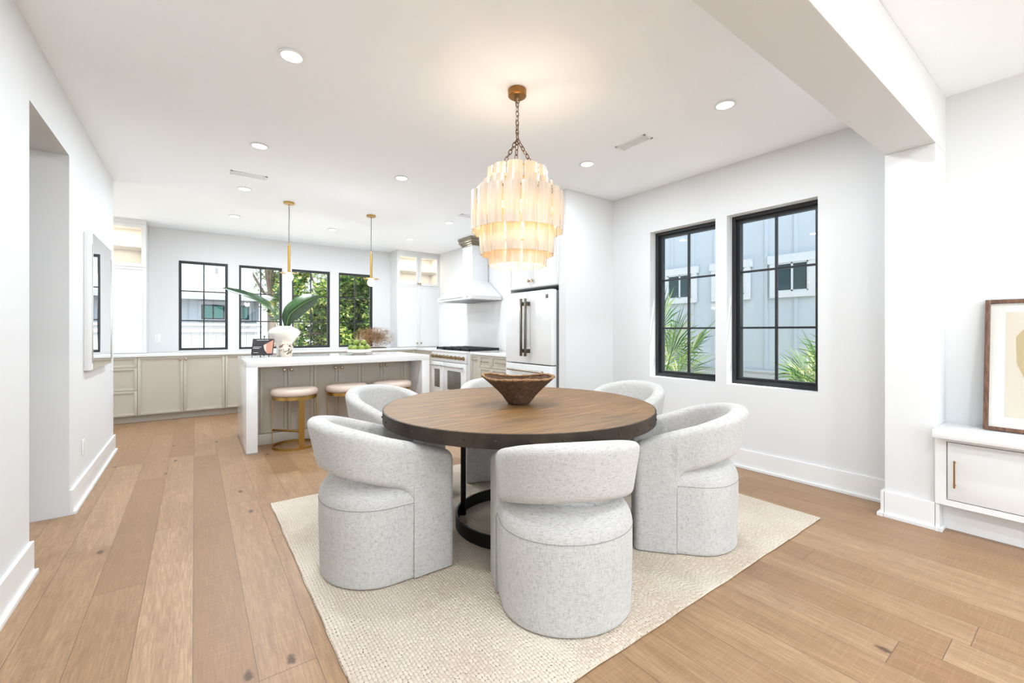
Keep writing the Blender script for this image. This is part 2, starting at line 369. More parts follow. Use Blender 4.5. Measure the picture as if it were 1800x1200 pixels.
mb = MB(); wall_holes(mb, 'x', XL-.18, XL, -4.4, 5.98, 0, H, [(-3.9, -1.5, .05, 2.55), (3.19, 4.05, 0, 2.383)])  # living-area hole added, out of view, to admit daylight
struct(mb, 'wall_left', M_wall, 'long white left wall with an open doorway and hanging mirror', 'wall')
mb = MB(); mb.box((-3.0, 5.80, 0), (XL-.18, 5.98, H)); struct(mb, 'wall_hall', M_wall, 'white partition between hallway and kitchen corner', 'wall')
mb = MB(); wall_holes(mb, 'x', -3.1, -3.0, .02, 8.36, 0, H, [(6.15, 8.05, .05, 2.6)]); mb.box((-3.0, .02, 0), (XL-.1805, .14, H)); struct(mb, 'wall_side', M_wall, 'white far side wall of hallway and kitchen corner', 'wall')  # kitchen-corner hole added, out of view, to admit daylight
mb = MB(); wall_holes(mb, 'y', YR-.16, YR, -.85, 4.3, 0, H, [(-.45, 3.75, .05, 2.55)])
struct(mb, 'wall_rear', M_wall, 'white rear wall with wide glazed opening added for daylight behind the viewer', 'wall')
# dropped beam and its pier
mb = MB(); mb.box((XL+.001, .612, 2.385), (3.69, .858, H-.001), .003); mb.box((3.69, .612, 2.385), (XR, .858, H-.001))
struct(mb, 'trim_1', M_wall, 'white dropped ceiling beam crossing between dining room and living room', 'beam')
mb = MB(); mb.box((3.69, .612, 0), (XR, .858, 2.385), .003)
struct(mb, 'trim_2', M_wall, 'white square pier carrying the dropped beam by the window wall', 'pier')
# baseboards with shoe moulding
def skirting(mb, ax, p, side, a0, a1):
    for t0, z0, z1 in ((.018, 0, .165), (.034, 0, .022)):
        q = p+side*t0
        if ax == 'x': mb.box((min(p, q), a0+z1*.01, z0), (max(p, q), a1-z1*.01, z1), .002)
        else: mb.box((a0+z1*.01, min(p, q), z0), (a1-z1*.01, max(p, q), z1), .002)
mb = MB(); skirting(mb, 'x', XL, 1, -1.44, 3.19); skirting(mb, 'x', XL, 1, 4.05, 5.98)
struct(mb, 'baseboard_left', M_trim, 'white baseboard along the left wall on both sides of the doorway', 'baseboard')
mb = MB(); skirting(mb, 'x', XR, -1, .858, YS); struct(mb, 'baseboard_right', M_trim, 'white baseboard below the two dining room windows', 'baseboard')
mb = MB(); skirting(mb, 'y', YS, -1, 3.22, XR); skirting(mb, 'x', 3.22, -1, YS-.02, YS+.12)
struct(mb, 'baseboard_stub', M_trim, 'white baseboard around the return wall by the refrigerator', 'baseboard')
mb = MB(); skirting(mb, 'x', 3.69, -1, .6125, .8575)
mb.box((3.672, .594, 0), (3.755, .6118, .165), .002); mb.box((3.656, .578, 0), (3.755, .5935, .022), .002)
mb.box((3.672, .8582, 0), (XR-.036, .876, .165), .002); mb.box((3.656, .8765, 0), (XR-.036, .892, .022), .002); mb.box((3.656, .594, 0), (3.6715, .6118, .022)); mb.box((3.656, .8582, 0), (3.6715, .876, .022))
struct(mb, 'baseboard_pier', M_trim, 'white baseboard wrapped around the square pier', 'baseboard')

# windows: black frame, muntins, glass
def window(idx, axis, b0, b1, z0, z1, pin, label, fw=.035, rows=3, cols=2, depth=.07, side=1):
    """pin: interior face of the frame on the thin axis; side: outward direction"""
    def pt(a, p, z): return (a, p, z) if axis == 'y' else (p, a, z)
    def bx(mb, a0, a1, c0, c1, q0, q1, bev=.002): mb.box(pt(a0, min(q0, q1), c0), pt(a1, max(q0, q1), c1), bev)
    o = pt((b0+b1)/2, pin, z0)
    e = .001
    mb = MB(); p0, p1 = pin, pin+side*depth
    for (s, g0, g1) in ((fw*.55, 0, 1), (fw, .35, 1)):
        q0, q1 = p0+(p1-p0)*g0, p0+(p1-p0)*g1
        bx(mb, b0+e, b0+s, z0+e, z1-e, q0, q1); bx(mb, b1-s, b1-e, z0+e, z1-e, q0, q1)
        bx(mb, b0+s, b1-s, z0+e, z0+s, q0, q1); bx(mb, b0+s, b1-s, z1-s, z1-e, q0, q1)
    fr = struct(mb, f'window_{idx}', M_black, label, 'window', origin=o)
    pm = pin+side*depth*.62
    mb = MB(); g = .009
    for i in range(1, cols):
        a = b0+(b1-b0)*i/cols; bx(mb, a-g, a+g, z0+fw, z1-fw, pm-.013, pm+.013, .001)
    for j in range(1, rows):
        z = z0+(z1-z0)*j/rows; bx(mb, b0+fw, b1-fw, z-g, z+g, pm-.012, pm+.012, .001)
    mb.build('glazing_bars', M_black, fr, base=o, smooth=False)
    mb = MB(); bx(mb, b0+fw*.8, b1-fw*.8, z0+fw*.8, z1-fw*.8, pm-.002, pm+.002, 0)
    mb.build('glass_pane', M_glass, fr, base=o, smooth=False)
    return fr
nm = ['leftmost kitchen window, white house roof and fence outside', 'second kitchen window from the left, behind the big leaf', 'third kitchen window from the left, tree foliage outside', 'rightmost kitchen window, above the dried grass arrangement']
for i, (b0, b1, z0, z1) in enumerate(KW):
    window(i+1, 'y', b0, b1, z0, z1, YB+.03, 'black framed six pane '+nm[i], fw=.034)
window(5, 'x', DW[1][0], DW[1][1], DW[1][2], DW[1][3], XR+.095, 'black framed dining room window nearer the kitchen, palm on its left', fw=.06, depth=.09)
window(6, 'x', DW[0][0], DW[0][1], DW[0][2], DW[0][3], XR+.095, 'black framed dining room window nearer the pier, palm in its lower right corner', fw=.06, depth=.09)
window(9, 'x', 6.15, 8.05, .05, 2.6, -3.04, 'unseen black framed glazed door added for daylight in the hidden kitchen corner', fw=.06, rows=1, cols=2, side=-1)  # added glazing, unseen, to lighten the kitchen ceiling
window(8, 'x', -3.9, -1.5, .05, 2.55, XL-.04, 'unseen black framed glazed doors added for daylight on the left side of the living area', fw=.06, rows=1, cols=3, side=-1)  # added out of view to bring in more side daylight
window(7, 'y', -.45, 3.75, .05, 2.55, YR-.04, 'wide unseen black framed glazed doors added for daylight in the rear wall', fw=.06, rows=1, cols=4, side=-1)  # added behind the camera as a main daylight source
for nm_, loc, rot, sx_, sy_ in (('rear_daylight', (1.65, YR-.15, 1.3), (-PI/2, 0, PI), 4.2, 2.5), ('kitchen_daylight', (-3.12, 7.1, 1.3), (PI/2, 0, -PI/2), 1.9, 2.55), ('side_daylight', (XL-.17, -2.7, 1.3), (PI/2, 0, -PI/2), 2.4, 2.5)):  # sky portals at the three added openings
    d = bpy.data.lights.new(nm_, 'AREA'); d.shape = 'RECTANGLE'; d.size = sx_; d.size_y = sy_; d.cycles.is_portal = True
    o = bpy.data.objects.new(nm_, d); COL.objects.link(o); o.location = loc; o.rotation_euler = rot

# wall plates
def plate(loc, rz, label, group=None):
    r = thing('wall_outlet', label, 'outlet', loc, rz)
    MB().box((-.035, -.006, -.057), (.035, 0, .057), .003).build('cover_plate', M_plate, r)
    mb = MB()
    for z in (-.022, .022): mb.box((-.016, -.008, z-.014), (.016, -.005, z+.014), .002)
    mb.build('socket', M_cabw, r); return r
plate((XL+.0005, 4.47, .365), PI/2, 'white wall outlet low on the left wall below the mirror')
plate((-.44, YB-.0005, 1.12), 0, 'white wall outlet above the counter left of the kitchen windows')

# ------------------------------------------------------------------ ceiling fixtures
proto = thing('recessed_downlight', 'x', 'ceiling light', (0, 0, 0), group='recessed ceiling downlights')
MB().lathe([(.052, -.001), (.066, -.001), (.07, -.004), (.066, -.008), (.054, -.008)], n=28, caps=(False, False)).build('trim_ring', M_plate, proto)
MB().lathe([(0.001, -.004), (.053, -.0045)], n=28, caps=(False, False)).build('lens', M_lens, proto)
light('downlight_lamp', 'AREA', proto, (0, 0, -.012), DOWN_W, (.84, .925, 1), .105)
DL = [(.435, 1.35, None), (.435, 2.665, 'recessed ceiling light at the upper left, the largest in view'), (.432, 4.114, 'recessed ceiling light just in front of the left ceiling vent'),
      (.432, 5.45, 'recessed ceiling light just behind the left ceiling vent'), (.428, 6.82, 'recessed ceiling light closest to the leftmost kitchen window'),
      (1.665, 4.14, 'recessed ceiling light between the chandelier and the left vent'), (1.67, 6.85, 'small recessed ceiling light between the two brass pendants'),
      (2.89, 1.511, 'recessed ceiling light nearest the dropped beam on the right'), (2.895, 2.79, 'recessed ceiling light between chandelier and dining windows'),
      (2.893, 5.44, 'recessed ceiling light above the range hood, beside a small vent'), (2.894, 6.82, 'farthest recessed ceiling light, right of the second pendant')]
for x, y, w_ in ((.43, -.3, 'left of the camera'), (1.66, -.3, 'right behind the beam'), (2.89, -.3, 'above the console cabinet'), (.43, -1.9, 'in the living room middle, left'), (1.66, -1.9, 'in the living room middle'), (2.89, -1.9, 'in the living room middle, right'), (.43, -3.3, 'by the rear doors, left'), (2.89, -3.3, 'by the rear doors, right'), (-1.5, 7.0, 'in the hidden kitchen corner'), (-1.7, 4.9, 'in the hallway behind the doorway, far one'), (-1.7, 2.4, 'in the hallway behind the doorway, near one')): DL.append((x, y, 'added out-of-view ceiling light '+w_))  # lamps out of view, added to light the room and hallway
for i, (x, y, lb) in enumerate(DL):
    o = proto if i == 0 else copy_tree(proto)
    o.location = (x, y, H); o['label'] = lb or 'recessed ceiling light over the near left of the dining room'
def vent(loc, rz, L, W, label):
    r = thing('ceiling_vent', label, 'vent', loc, rz, 'ceiling air vents')
    mb = MB()
    mb.box((-L/2, -W/2, -.006), (L/2, -W/2+.018, 0), .001); mb.box((-L/2, W/2-.018, -.006), (L/2, W/2, 0), .001)
    mb.box((-L/2, -W/2, -.006), (-L/2+.018, W/2, 0), .001); mb.box((L/2-.018, -W/2, -.006), (L/2, W/2, 0), .001)
    mb.build('frame', M_plate, r)
    mb = MB(); k = 5
    for i in range(k):
        y = -W/2+.022+(W-.044)*(i+.5)/k; mb.box((-L/2+.018, y-.005, -.005), (L/2-.018, y+.003, -.0015))
    mb.build('louvres', M_plate, r, smooth=False)
    MB().box((-L/2+.012, -W/2+.012, -.0012), (L/2-.012, W/2-.012, -.0002)).build('duct_shade', mat('vent_shadow_grey', (.10, .10, .10), .8), r, smooth=False)  # flat dark sheet painted as the shade inside the duct
vent((.43, 4.95, H), 0, .31, .11, 'white rectangular ceiling vent on the left above the island approach')
vent((2.87, 2.25, H), PI/2, .29, .11, 'white rectangular ceiling vent right of the chandelier')
vent((2.95, 5.0, H), 0, .28, .11, 'white ceiling vent partly hidden behind the chandelier, near the hood')

# ------------------------------------------------------------------ rug, table, bowl
mb = MB(); R0, R1, Q0, Q1 = .43, 3.28, 1.085, 3.465
n = 60
def wob(a, s): return .0015*math.sin(a*9+s)+.0012*math.sin(a*23+s*2)
ring = []
for i in range(n): f = i/n; ring.append((R0+(R1-R0)*f, Q0+wob(f*3, 1)))
for i in range(n): f = i/n; ring.append((R1+wob(f*3, 2), Q0+(Q1-Q0)*f))
for i in range(n): f = i/n; ring.append((R1-(R1-R0)*f, Q1+wob(f*3, 3)))
for i in range(n): f = i/n; ring.append((R0+wob(f*3, 4), Q1-(Q1-Q0)*f))
cx_, cy_ = (R0+R1)/2, (Q0+Q1)/2
def sc(p, d): return (p[0]-math.copysign(min(d, abs(p[0]-cx_)), p[0]-cx_), p[1]-math.copysign(min(d, abs(p[1]-cy_)), p[1]-cy_))
rows = [[(*sc(p, .006), .0006) for p in ring], [(*p, .005) for p in ring], [(*sc(p, .003), .011) for p in ring], [(*sc(p, .012), .0135) for p in ring]]
V = mb.grid(rows, cv=True); mb.cap(V[0], True); mb.cap(V[-1])
tag(mb.build('area_rug', M_rug, origin=((R0+R1)/2, (Q0+Q1)/2, 0)), 'cream braided rectangular rug under the round dining table', 'rug')
RZ = .014
TX, TY, TZ, TR = 1.665, 2.2, .763, .832
tb = thing('dining_table', 'large round wooden dining table with dark iron edge band and ring base', 'table', (TX, TY, RZ))
tz = TZ-RZ
MB().lathe([(.001, tz-.05), (TR-.006, tz-.05), (TR-.006, tz-.002), (TR-.009, tz), (.001, tz)], n=96, caps=(False, False)).build('tabletop', M_tab, tb, ang=30)
mb = MB(); mb.lathe([(TR-.035, tz-.072), (TR-.004, tz-.072), (TR, tz-.069), (TR, tz-.003), (TR-.003, tz-.001), (TR-.006, tz-.001), (TR-.006, tz-.05), (TR-.035, tz-.05)], n=96, caps=(False, False))
mb.build('edge_band', M_rim, tb)
rv = MB().sphere((TR, 0, tz-.036), .007, 8).build('rivet', M_rivet, tb)
for k in range(34):
    o = rv if k == 0 else rv.copy()
    if k: COL.objects.link(o)
    o.rotation_euler = (0, 0, 2*PI*k/34+.06)
RR = .40
MB().lathe([(RR-.012, .001), (RR, .001), (RR, .075), (RR-.012, .075), (RR-.012, .001)], n=72, caps=(False, False)).build('base_ring', M_dark, tb)
MB().lathe([(RR-.012, tz-.073), (RR, tz-.073), (RR, tz-.051), (RR-.012, tz-.051), (RR-.012, tz-.073)], n=72, caps=(False, False)).build('top_ring', M_dark, tb)
for k in range(4):
    a = math.radians(131+90*k); mb = MB()
    mb.box((RR-.045, -.007, .002), (RR-.012, .007, tz-.051), .002, M=Matrix.Rotation(a, 4, 'Z')); mb.build('leg', M_dark, tb)

bw = thing('wooden_bowl', 'rough carved dark wooden bowl with raised ends at the table centre', 'bowl', (TX-.02, TY-.03, TZ+.0005), math.radians(-36))
N = 72
def rimf(a): # irregular boat shaped rim
    rx = .212+.008*math.cos(3*a+.4)+.03*max(0, math.cos(a-PI))**10; ry = .185+.01*math.sin(2*a)
    return rx*math.cos(a), ry*math.sin(a), .168+.005*math.cos(2*a)+.006*math.sin(3*a)+.010*max(0, -math.cos(a))**6
rows = []
for f, zf in ((.0, 0), (.24, 0), (.29, .015), (.36, .12), (.47, .32), (.64, .56), (.84, .80), (.97, .95), (1.0, 1.0)):
    rows.append([(rimf(2*PI*k/N)[0]*f*(1+.02*math.sin(5*2*PI*k/N+zf*4)), rimf(2*PI*k/N)[1]*f*(1+.02*math.cos(4*2*PI*k/N+zf*3)), rimf(2*PI*k/N)[2]*zf) for k in range(N)])
mb = MB(); mb.grid(rows, cv=True)
rows = []
for f, zf in ((.955, .99), (.88, .86), (.70, .62), (.5, .40), (.3, .24), (.12, .18), (.0, .17)):
    rows.append([(rimf(2*PI*k/N)[0]*f, rimf(2*PI*k/N)[1]*f, rimf(2*PI*k/N)[2]*zf) for k in range(N)])
mb.grid(rows, cv=True)
mb.build('bowl_body', M_bowl, bw, ang=80)
rows = [[tuple(Vector(rimf(2*PI*k/N))*1+Vector((0, 0, 0))) for k in range(N)]]
mb = MB(); P = []
for k in range(N):
    x, y, z = rimf(2*PI*k/N); d = Vector((x, y, 0)).normalized(); c0 = Vector((x, y, z))-d*.006; w = .009+.0025*math.sin(k*1.7)+.0015*math.sin(k*.9)
    P.append([c0+d*math.cos(b)*w+Vector((0, 0, 1))*math.sin(b)*w*.8 for b in [2*PI*j/8 for j in range(8)]])
mb.grid(P, cu=True, cv=True); mb.build('rim', M_bowlrim, bw, ang=80)

# ------------------------------------------------------------------ barrel chairs (local front = +Y)
FY, HW, BB = .324, .296, .264
def chair_outline(n=88):
    pts = []; r = .05
    # start front centre, clockwise via right side
    for i in range(8): pts.append(((HW-r)*i/8, FY))
    for i in range(7): a = PI/2*(1-i/6); pts.append((HW-r+r*math.cos(a), FY-r+r*math.sin(a)))
    for i in range(1, 8): pts.append((HW, (FY-r)*(1-i/8)))
    for i in range(40): a = -PI*i/40; pts.append((HW*math.cos(a), BB*math.sin(a)))
    left = [(-x, y) for x, y in pts[8:22]][::-1]
    pts.append((-HW, 0)); pts += [p for p in left]
    for i in range(8, 0, -1): pts.append((-(HW-r)*i/8, FY))
    out = []
    for p in pts:
        if not out or (Vector(p)-Vector(out[-1])).length > 1e-4: out.append(p)
    return out
OL = chair_outline(); K = len(OL)
NRM = []
for i in range(K):
    d = Vector(OL[(i+1) % K])-Vector(OL[i-1]); nn = Vector((-d.y, d.x)).normalized()
    if nn.dot(Vector(OL[i])-Vector((0, .0))) < 0: nn = -nn
    NRM.append(nn)
ch = thing('dining_chair', 'x', 'chair', (0, 0, RZ), group='linen barrel chairs around the round table')
mb = MB(); rows = []
lev = [(0.002, .016), (.008, .007), (.02, .006), (.12, .003), (.26, 0), (.37, 0)]
for k in range(1, 9): a = PI/2*k/8; lev.append((.37+.115*math.sin(a), .115*(1-math.cos(a))))
lev += [(.49, .16), (.494, .21)]
for z, ins in lev: rows.append([(OL[i][0]-NRM[i].x*ins*.98, OL[i][1]-NRM[i].y*ins, z) for i in range(K)])
V = mb.grid(rows, cv=True); mb.cap(V[0], True); mb.cap(V[-1])
mb.build('seat', M_linen, ch, ang=60)
mb = MB(); mb.tube([(OL[i][0]+NRM[i].x*.0002, OL[i][1]+NRM[i].y*.0002,   .372) for i in range(K)], .0016, 6, closed=True)
mb.build('piping', M_seam, ch)
# backrest ribbon: post at each front corner, sweeping up and round the back
path = []; YS_ = .101
ys = [FY-e for e in (0, .004, .010, .018, .028, .04, .07, .11, .15, .19)]
ys += [YS_+.0005, YS_-.0005, YS_-.004, YS_-.012, YS_-.024, YS_-.04, YS_-.058]
for y in ys: path.append(((HW, y), (1, 0)))
for i in range(0, 41):
    a = -PI*i/40; x = HW*math.cos(a); y = BB*math.sin(a)
    nn = Vector((math.cos(a)/HW, math.sin(a)/BB)).normalized()
    path.append(((x, y), (nn.x, nn.y)))
for y in ys[::-1]: path.append(((-HW, y), (-1, 0)))
rows = []
for (px, py), (nx, ny) in path:
    f = (FY-py)/(FY+BB); e = FY-py
    zt = .585+.188*(.9*f+.1*(1-(1-f)**2)); r0 = .035
    cut = 0
    if e < r0: cut = r0*(1-math.sqrt(max(0, 1-(1-e/r0)**2)))
    if py > YS_: zb = .006
    else:
        g = (YS_-py)/(YS_+BB); q = YS_-py
        zb = .425+.105*g**.9
        if q < .07: zb -= .085*(1-math.sqrt(max(0, 1-(1-q/.07)**2)))
    zt -= cut*1.1
    T = .085+.012*f; u1 = .0045-cut; u0 = -T+cut*.6; r = min(.034, (u1-u0)*.42, (zt-zb)*.3)
    rb = r if py < YS_ else .004
    fl = .058*f**1.3
    loop = []
    def P_(u, z):
        o = u+fl*max(-.4 if py < YS_ else 0, (z-.52)/.27); loop.append((px+nx*o, py+ny*o, z))
    for k in range(7): P_(u1, zb+rb+(zt-r-zb-rb)*k/6)
    for k in range(1, 6): a = PI/2*k/5; P_(u1-r+r*math.cos(a), zt-r+r*math.sin(a))
    for k in range(5): a = PI/2+PI/2*k/5; P_(u0+r+r*math.cos(a), zt-r+r*math.sin(a))
    for k in range(7): P_(u0, zt-r-(zt-r-zb-rb)*k/6)
    for k in range(1, 6): a = PI+PI/2*k/5; P_(u0+rb+rb*math.cos(a), zb+rb+rb*math.sin(a))
    for k in range(5): a = 1.5*PI+PI/2*k/5; P_(u1-rb+rb*math.cos(a), zb+rb+rb*math.sin(a))
    rows.append(loop)
mb = MB(); V = mb.grid(rows, cv=True); mb.cap(V[0], True); mb.cap(V[-1])
mb.build('backrest', M_linen, ch, ang=50)
# seam where post meets body
for s in (1, -1): MB().tube([(s*(HW+.0048), YS_, z) for z in (.01, .12, .26, .36)], .0012, 6).build('side_seam', M_seam, ch)
CH = [(.761, 2.277, -.5, 'oatmeal linen barrel chair nearest the island stools, seen side-on at the left of the table'),
      (1.346, 1.43, 64.4, 'oatmeal linen barrel chair in front of the table, its back to the viewer'),
      (2.389, 1.471, 129.9, 'oatmeal linen barrel chair at the right front of the table, nearest the pier'),
      (1.216, 3.26, 292, 'oatmeal linen barrel chair behind the left side of the table, in front of the stools'),
      (2.136, 3.15, 247, 'oatmeal linen barrel chair mostly hidden behind the table and wooden bowl'),
      (2.896, 2.366, 188, 'oatmeal linen barrel chair at the right rear of the table near the dining wall')]
for i, (x, y, a, lb) in enumerate(CH):
    o = ch if i == 0 else copy_tree(ch)
    o.location = (x, y, RZ); o.rotation_euler = (0, 0, math.radians(a-90)); o['label'] = lb

# ------------------------------------------------------------------ chandelier
CX, CY = 1.65, 2.197
cl = thing('chandelier', 'tiered chandelier of cream shell panels on a bronze chain above the dining table', 'chandelier', (CX, CY, H))
Z = lambda z: z-H
MB().lathe([(.001, -.001), (.055, -.001), (.058, -.006), (.058, -.042), (.05, -.048), (.001, -.048)], n=40, caps=(False, False)).build('canopy', M_canopy, cl)
def link(mb, c, axis, rot, L=.036, W=.02, r=.0028):
    ax = Vector(axis).normalized(); q = ax.to_track_quat('Z', 'Y').to_matrix().to_4x4() @ Matrix.Rotation(rot, 4, 'Z')
    h = L/2-W/2; pts = []
    for k in range(7): a = PI*k/6; pts.append((W/2*math.cos(a), 0, h+W/2*math.sin(a)))
    for k in range(7): a = PI+PI*k/6; pts.append((W/2*math.cos(a), 0, -h+W/2*math.sin(a)))
    M = Matrix.Translation(c) @ q; mb.tube([M @ Vector(p) for p in pts], r, 6, closed=True)
mb = MB(); link(mb, (0, 0, -.066), (0, 0, 1), 0, .04, .036, .0032); z = -.095; k = 0
while z > Z(2.455): link(mb, (0, 0, z), (0, 0, 1), (k % 2)*PI/2); z -= .029; k += 1
link(mb, (0, 0, Z(2.455)), (0, 0, 1), .4, .045, .02, .0035)
for j in range(3):
    a = math.radians(60+120*j); p0 = Vector((0, 0, Z(2.437))); p1 = Vector((.135*math.cos(a), .135*math.sin(a), Z(2.20)))
    L = (p1-p0).length; nk = int(L/.029)
    for k in range(nk): link(mb, p0+(p1-p0)*((k+.6)/nk), p1-p0, (k % 2)*PI/2+a)
mb.build('chain', M_chain, cl)
mb = MB(); mb.tube([(.006, 0, -.05), (-.012, 0, -.15), (.004, 0, -.25), (.03, .01, -.36), (.03, .02, -.5), (0, 0, -.56)], .0025, 6); mb.build('power_cord', mat('pale_cord', (.55, .5, .42), .5), cl)
tiers = [(.180, 2.085, 2.235, 11), (.220, 1.985, 2.15, 13), (.281, 1.845, 2.085, 17), (.222, 1.70, 1.905, 14), (.173, 1.632, 1.79, 11)]
mbf = MB()
for ti, (R, z0, z1, n) in enumerate(tiers):
    wA = 2*PI/n*1.0; cols = 7; th = .005
    mb = MB(); rows = []
    for side, dr in ((0, 0), (1, -th)):
        for k in ([*range(cols)] if side == 0 else [*range(cols)][::-1]):
            f = k/(cols-1)-.5; a = f*wA*.92; bow = .011*(1-4*f*f)
            rr = R+bow+dr; drop = .0
            rows.append([((rr+.004*math.sin(3*q))*math.cos(a), (rr+.004*math.sin(3*q))*math.sin(a), Z(z0+(z1-z0)*q)) for q in (0, .25, .5, .75, 1)])
    V = mb.grid(rows, cu=True)
    mb.cap([r[0] for r in V]); mb.cap([r[-1] for r in V], True)
    pn = mb.build('shell_panel', M_panel, cl, ang=40)
    for j in range(n):
        o = pn if j == 0 else pn.copy()
        if j: COL.objects.link(o)
        o.rotation_euler = (0, 0, 2*PI*j/n+ti*.13)
        s = 1+(.008 if j % 2 else -.004); o.scale = (s, s, 1)
    mbf.tube([((R-.012)*math.cos(2*PI*k/48), (R-.012)*math.sin(2*PI*k/48), Z(z1-.018)) for k in range(48)], .0035, 6, closed=True)
    for j in range(n):
        a = 2*PI*(j+.5)/n+ti*.13; mbf.box((R-.013, -.006, Z(z1-.03)), (R-.007, .006, Z(z1-.016)), .001, M=Matrix.Rotation(a, 4, 'Z'))
for j in range(3):
    a = math.radians(60+120*j); mbf.tube([(.135*math.cos(a), .135*math.sin(a), Z(2.2)), (.165*math.cos(a), .165*math.sin(a), Z(2.217))], .003, 6)
    mbf.tube([(0, 0, Z(2.07)), (.275*math.cos(a), .275*math.sin(a), Z(2.067))], .004, 6)
    mbf.tube([(.17*math.cos(a), .17*math.sin(a), Z(2.217)), (.21*math.cos(a), .21*math.sin(a), Z(2.132)), (.275*math.cos(a), .275*math.sin(a), Z(2.067)), (.216*math.cos(a), .216*math.sin(a), Z(1.887)), (.167*math.cos(a), .167*math.sin(a), Z(1.772))], .003, 6)
mbf.build('frame', M_brass, cl)
for j in range(4):
    a = math.radians(45+90*j); x, y = .1*math.cos(a), .1*math.sin(a)
    b = MB().lathe([(.001, .035), (.012, .03), (.022, .012), (.024, -.004), (.017, -.022), (.001, -.03)], (x, y, Z(1.93)), 16).build('bulb', M_bulb, cl)
    MB().lathe([(.001, .034), (.012, .034), (.012, .075), (.001, .075)], (x, y, Z(1.93)), 12).build('socket', M_brass, b)
    light('bulb_and_fill_light', 'POINT', cl, (x*1.0, y*1.0, Z(1.885)), CHAND_W, (1, .76, .5), .03)
for z_, e in ((2.17, .8),): light('bulb_and_fill_light', 'POINT', cl, (0, 0, Z(z_)), CHAND_W*e, (1, .97, .92), .03)  # fill light with no bulb, added to brighten the ceiling

# ------------------------------------------------------------------ pendants
pn = thing('pendant_light', 'brass rod pendant with disc and white globe over the left end of the island', 'pendant light', (.905, 5.72, H), group='brass pendants over the island')
MB().lathe([(.001, 0), (.058, 0), (.06, -.004), (.06, -.018), (.055, -.022), (.001, -.022)], n=32, caps=(False, False)).build('canopy', M_brass, pn)
MB().tube([(0, 0, -.02), (.002, 0, -.15), (-.001, 0, -.3), (0, 0, Z(2.24))], .004, 8).build('cord', mat('dark_grey_cord', (.08, .08, .08), .6), pn)
MB().lathe([(.001, Z(2.275)), (.006, Z(2.275)), (.008, Z(2.236)), (.0155, Z(2.234)), (.0155, Z(1.935)), (.02, Z(1.933)), (.02, Z(1.915)), (.001, Z(1.915))], n=24, caps=(False, False)).build('rod', M_brass, pn)
MB().lathe([(.001, Z(1.916)), (.098, Z(1.914)), (.1, Z(1.911)), (.098, Z(1.908)), (.001, Z(1.908))], n=48, caps=(False, False)).build('disc', M_brass, pn)
MB().sphere((0, 0, Z(1.862)), .048, 28).build('globe', M_bulb, pn)
light('globe_light', 'POINT', pn, (0, 0, Z(1.80)), 9.5, (.95, .97, 1), .05)
p2 = copy_tree(pn); p2.location = (1.882, 5.72, H); p2['label'] = 'brass rod pendant with disc and white globe over the right end of the island'

# ------------------------------------------------------------------ cabinets (local: front = -Y, x to the right)
def knob(parent, x, y, z, m=None):
    mb = MB(); t = bmesh.new(); 
    prof = [(.001, 0), (.009, 0), (.007, .008), (.007, .015), (.017, .019), (.0185, .026), (.013, .033), (.001, .034)]
    for i in range(1): mb.lathe(prof, (0, 0, 0), 16, caps=(False, False))
    t.free(); bmesh.ops.transform(mb.bm, matrix=Matrix.Translation((x, y, z)) @ Matrix.Rotation(PI/2, 4, 'X'), verts=mb.bm.verts)
    return mb.build('knob', m or M_knob, parent)
def bar_pull(parent, x0, x1, y, z, m, vertical=False, r=.005, name='handle', off=.03):
    mb = MB()
    if vertical: a, b = (x0, y-off, z), (x0, y-off, x1)
    else: a, b = (x0, y-off, z), (x1, y-off, z)
    mb.cyl(a, b, r, 12)
    va, vb = Vector(a), Vector(b)
    for f in (.08, .92):
        p = va+(vb-va)*f; mb.cyl(p, (p.x, y, p.z), r*.9, 10)
    return mb.build(name, m, parent)
def front(parent, name, x0, z0, x1, z1, m, fw=.032, th=.02, y=0, glassm=None, flat=False, g=.0015):
    mb = MB(); x0 += g; x1 -= g; z0 += g; z1 -= g; ya, yb = y-th, y
    if flat: mb.box((x0, ya, z0), (x1, yb, z1), .0015)
    else:
        mb.box((x0, ya, z0), (x0+fw, yb, z1), .0012); mb.box((x1-fw, ya, z0), (x1, yb, z1), .0012)
        mb.box((x0+fw-.001, ya, z0), (x1-fw+.001, yb, z0+fw), .0012); mb.box((x0+fw-.001, ya, z1-fw), (x1-fw+.001, yb, z1), .0012)
        if glassm is None: mb.box((x0+fw-.002, ya+.009, z0+fw-.002), (x1-fw+.002, yb, z1-fw+.002))
    o = mb.build(name, m, parent, ang=30)
    if glassm is not None:
        MB().box((x0+fw-.002, ya+.008, z0+fw-.002), (x1-fw+.002, ya+.012, z1-fw+.002)).build('glass', glassm, o, smooth=False)
    return o
CT = .877   # cabinet box height below a worktop
def base_unit(label, loc, rz, w, fronts, m=M_greige, d=.58, group=None, pull=None, name='base_cabinet', toe=.10):
    r = thing(name, label, 'cabinet', loc, rz, group)
    mb = MB(); mb.box((0.0005, .0, toe), (w-.0005, d, CT-.0005)); mb.build('carcass', m, r, smooth=False)
    MB().box((0.0005, .06, .001), (w-.0005, d, toe)).build('toe_kick', m, r, smooth=False)
    for fx0, fz0, fx1, fz1, kind, hw in fronts:
        o = front(r, kind, fx0, fz0, fx1, fz1, m)
        if hw == 'L': knob(o, fx0+.03, -.02, fz1-.045)
        elif hw == 'R': knob(o, fx1-.03, -.02, fz1-.045)
        elif hw == 'P': c_ = (fx0+fx1)/2; L = min(.14, (fx1-fx0)*.32); bar_pull(o, c_-L, c_+L, -.02, (fz0+fz1)/2, M_nickel)
    return r
YF = 7.60  # front plane of the back wall cabinets
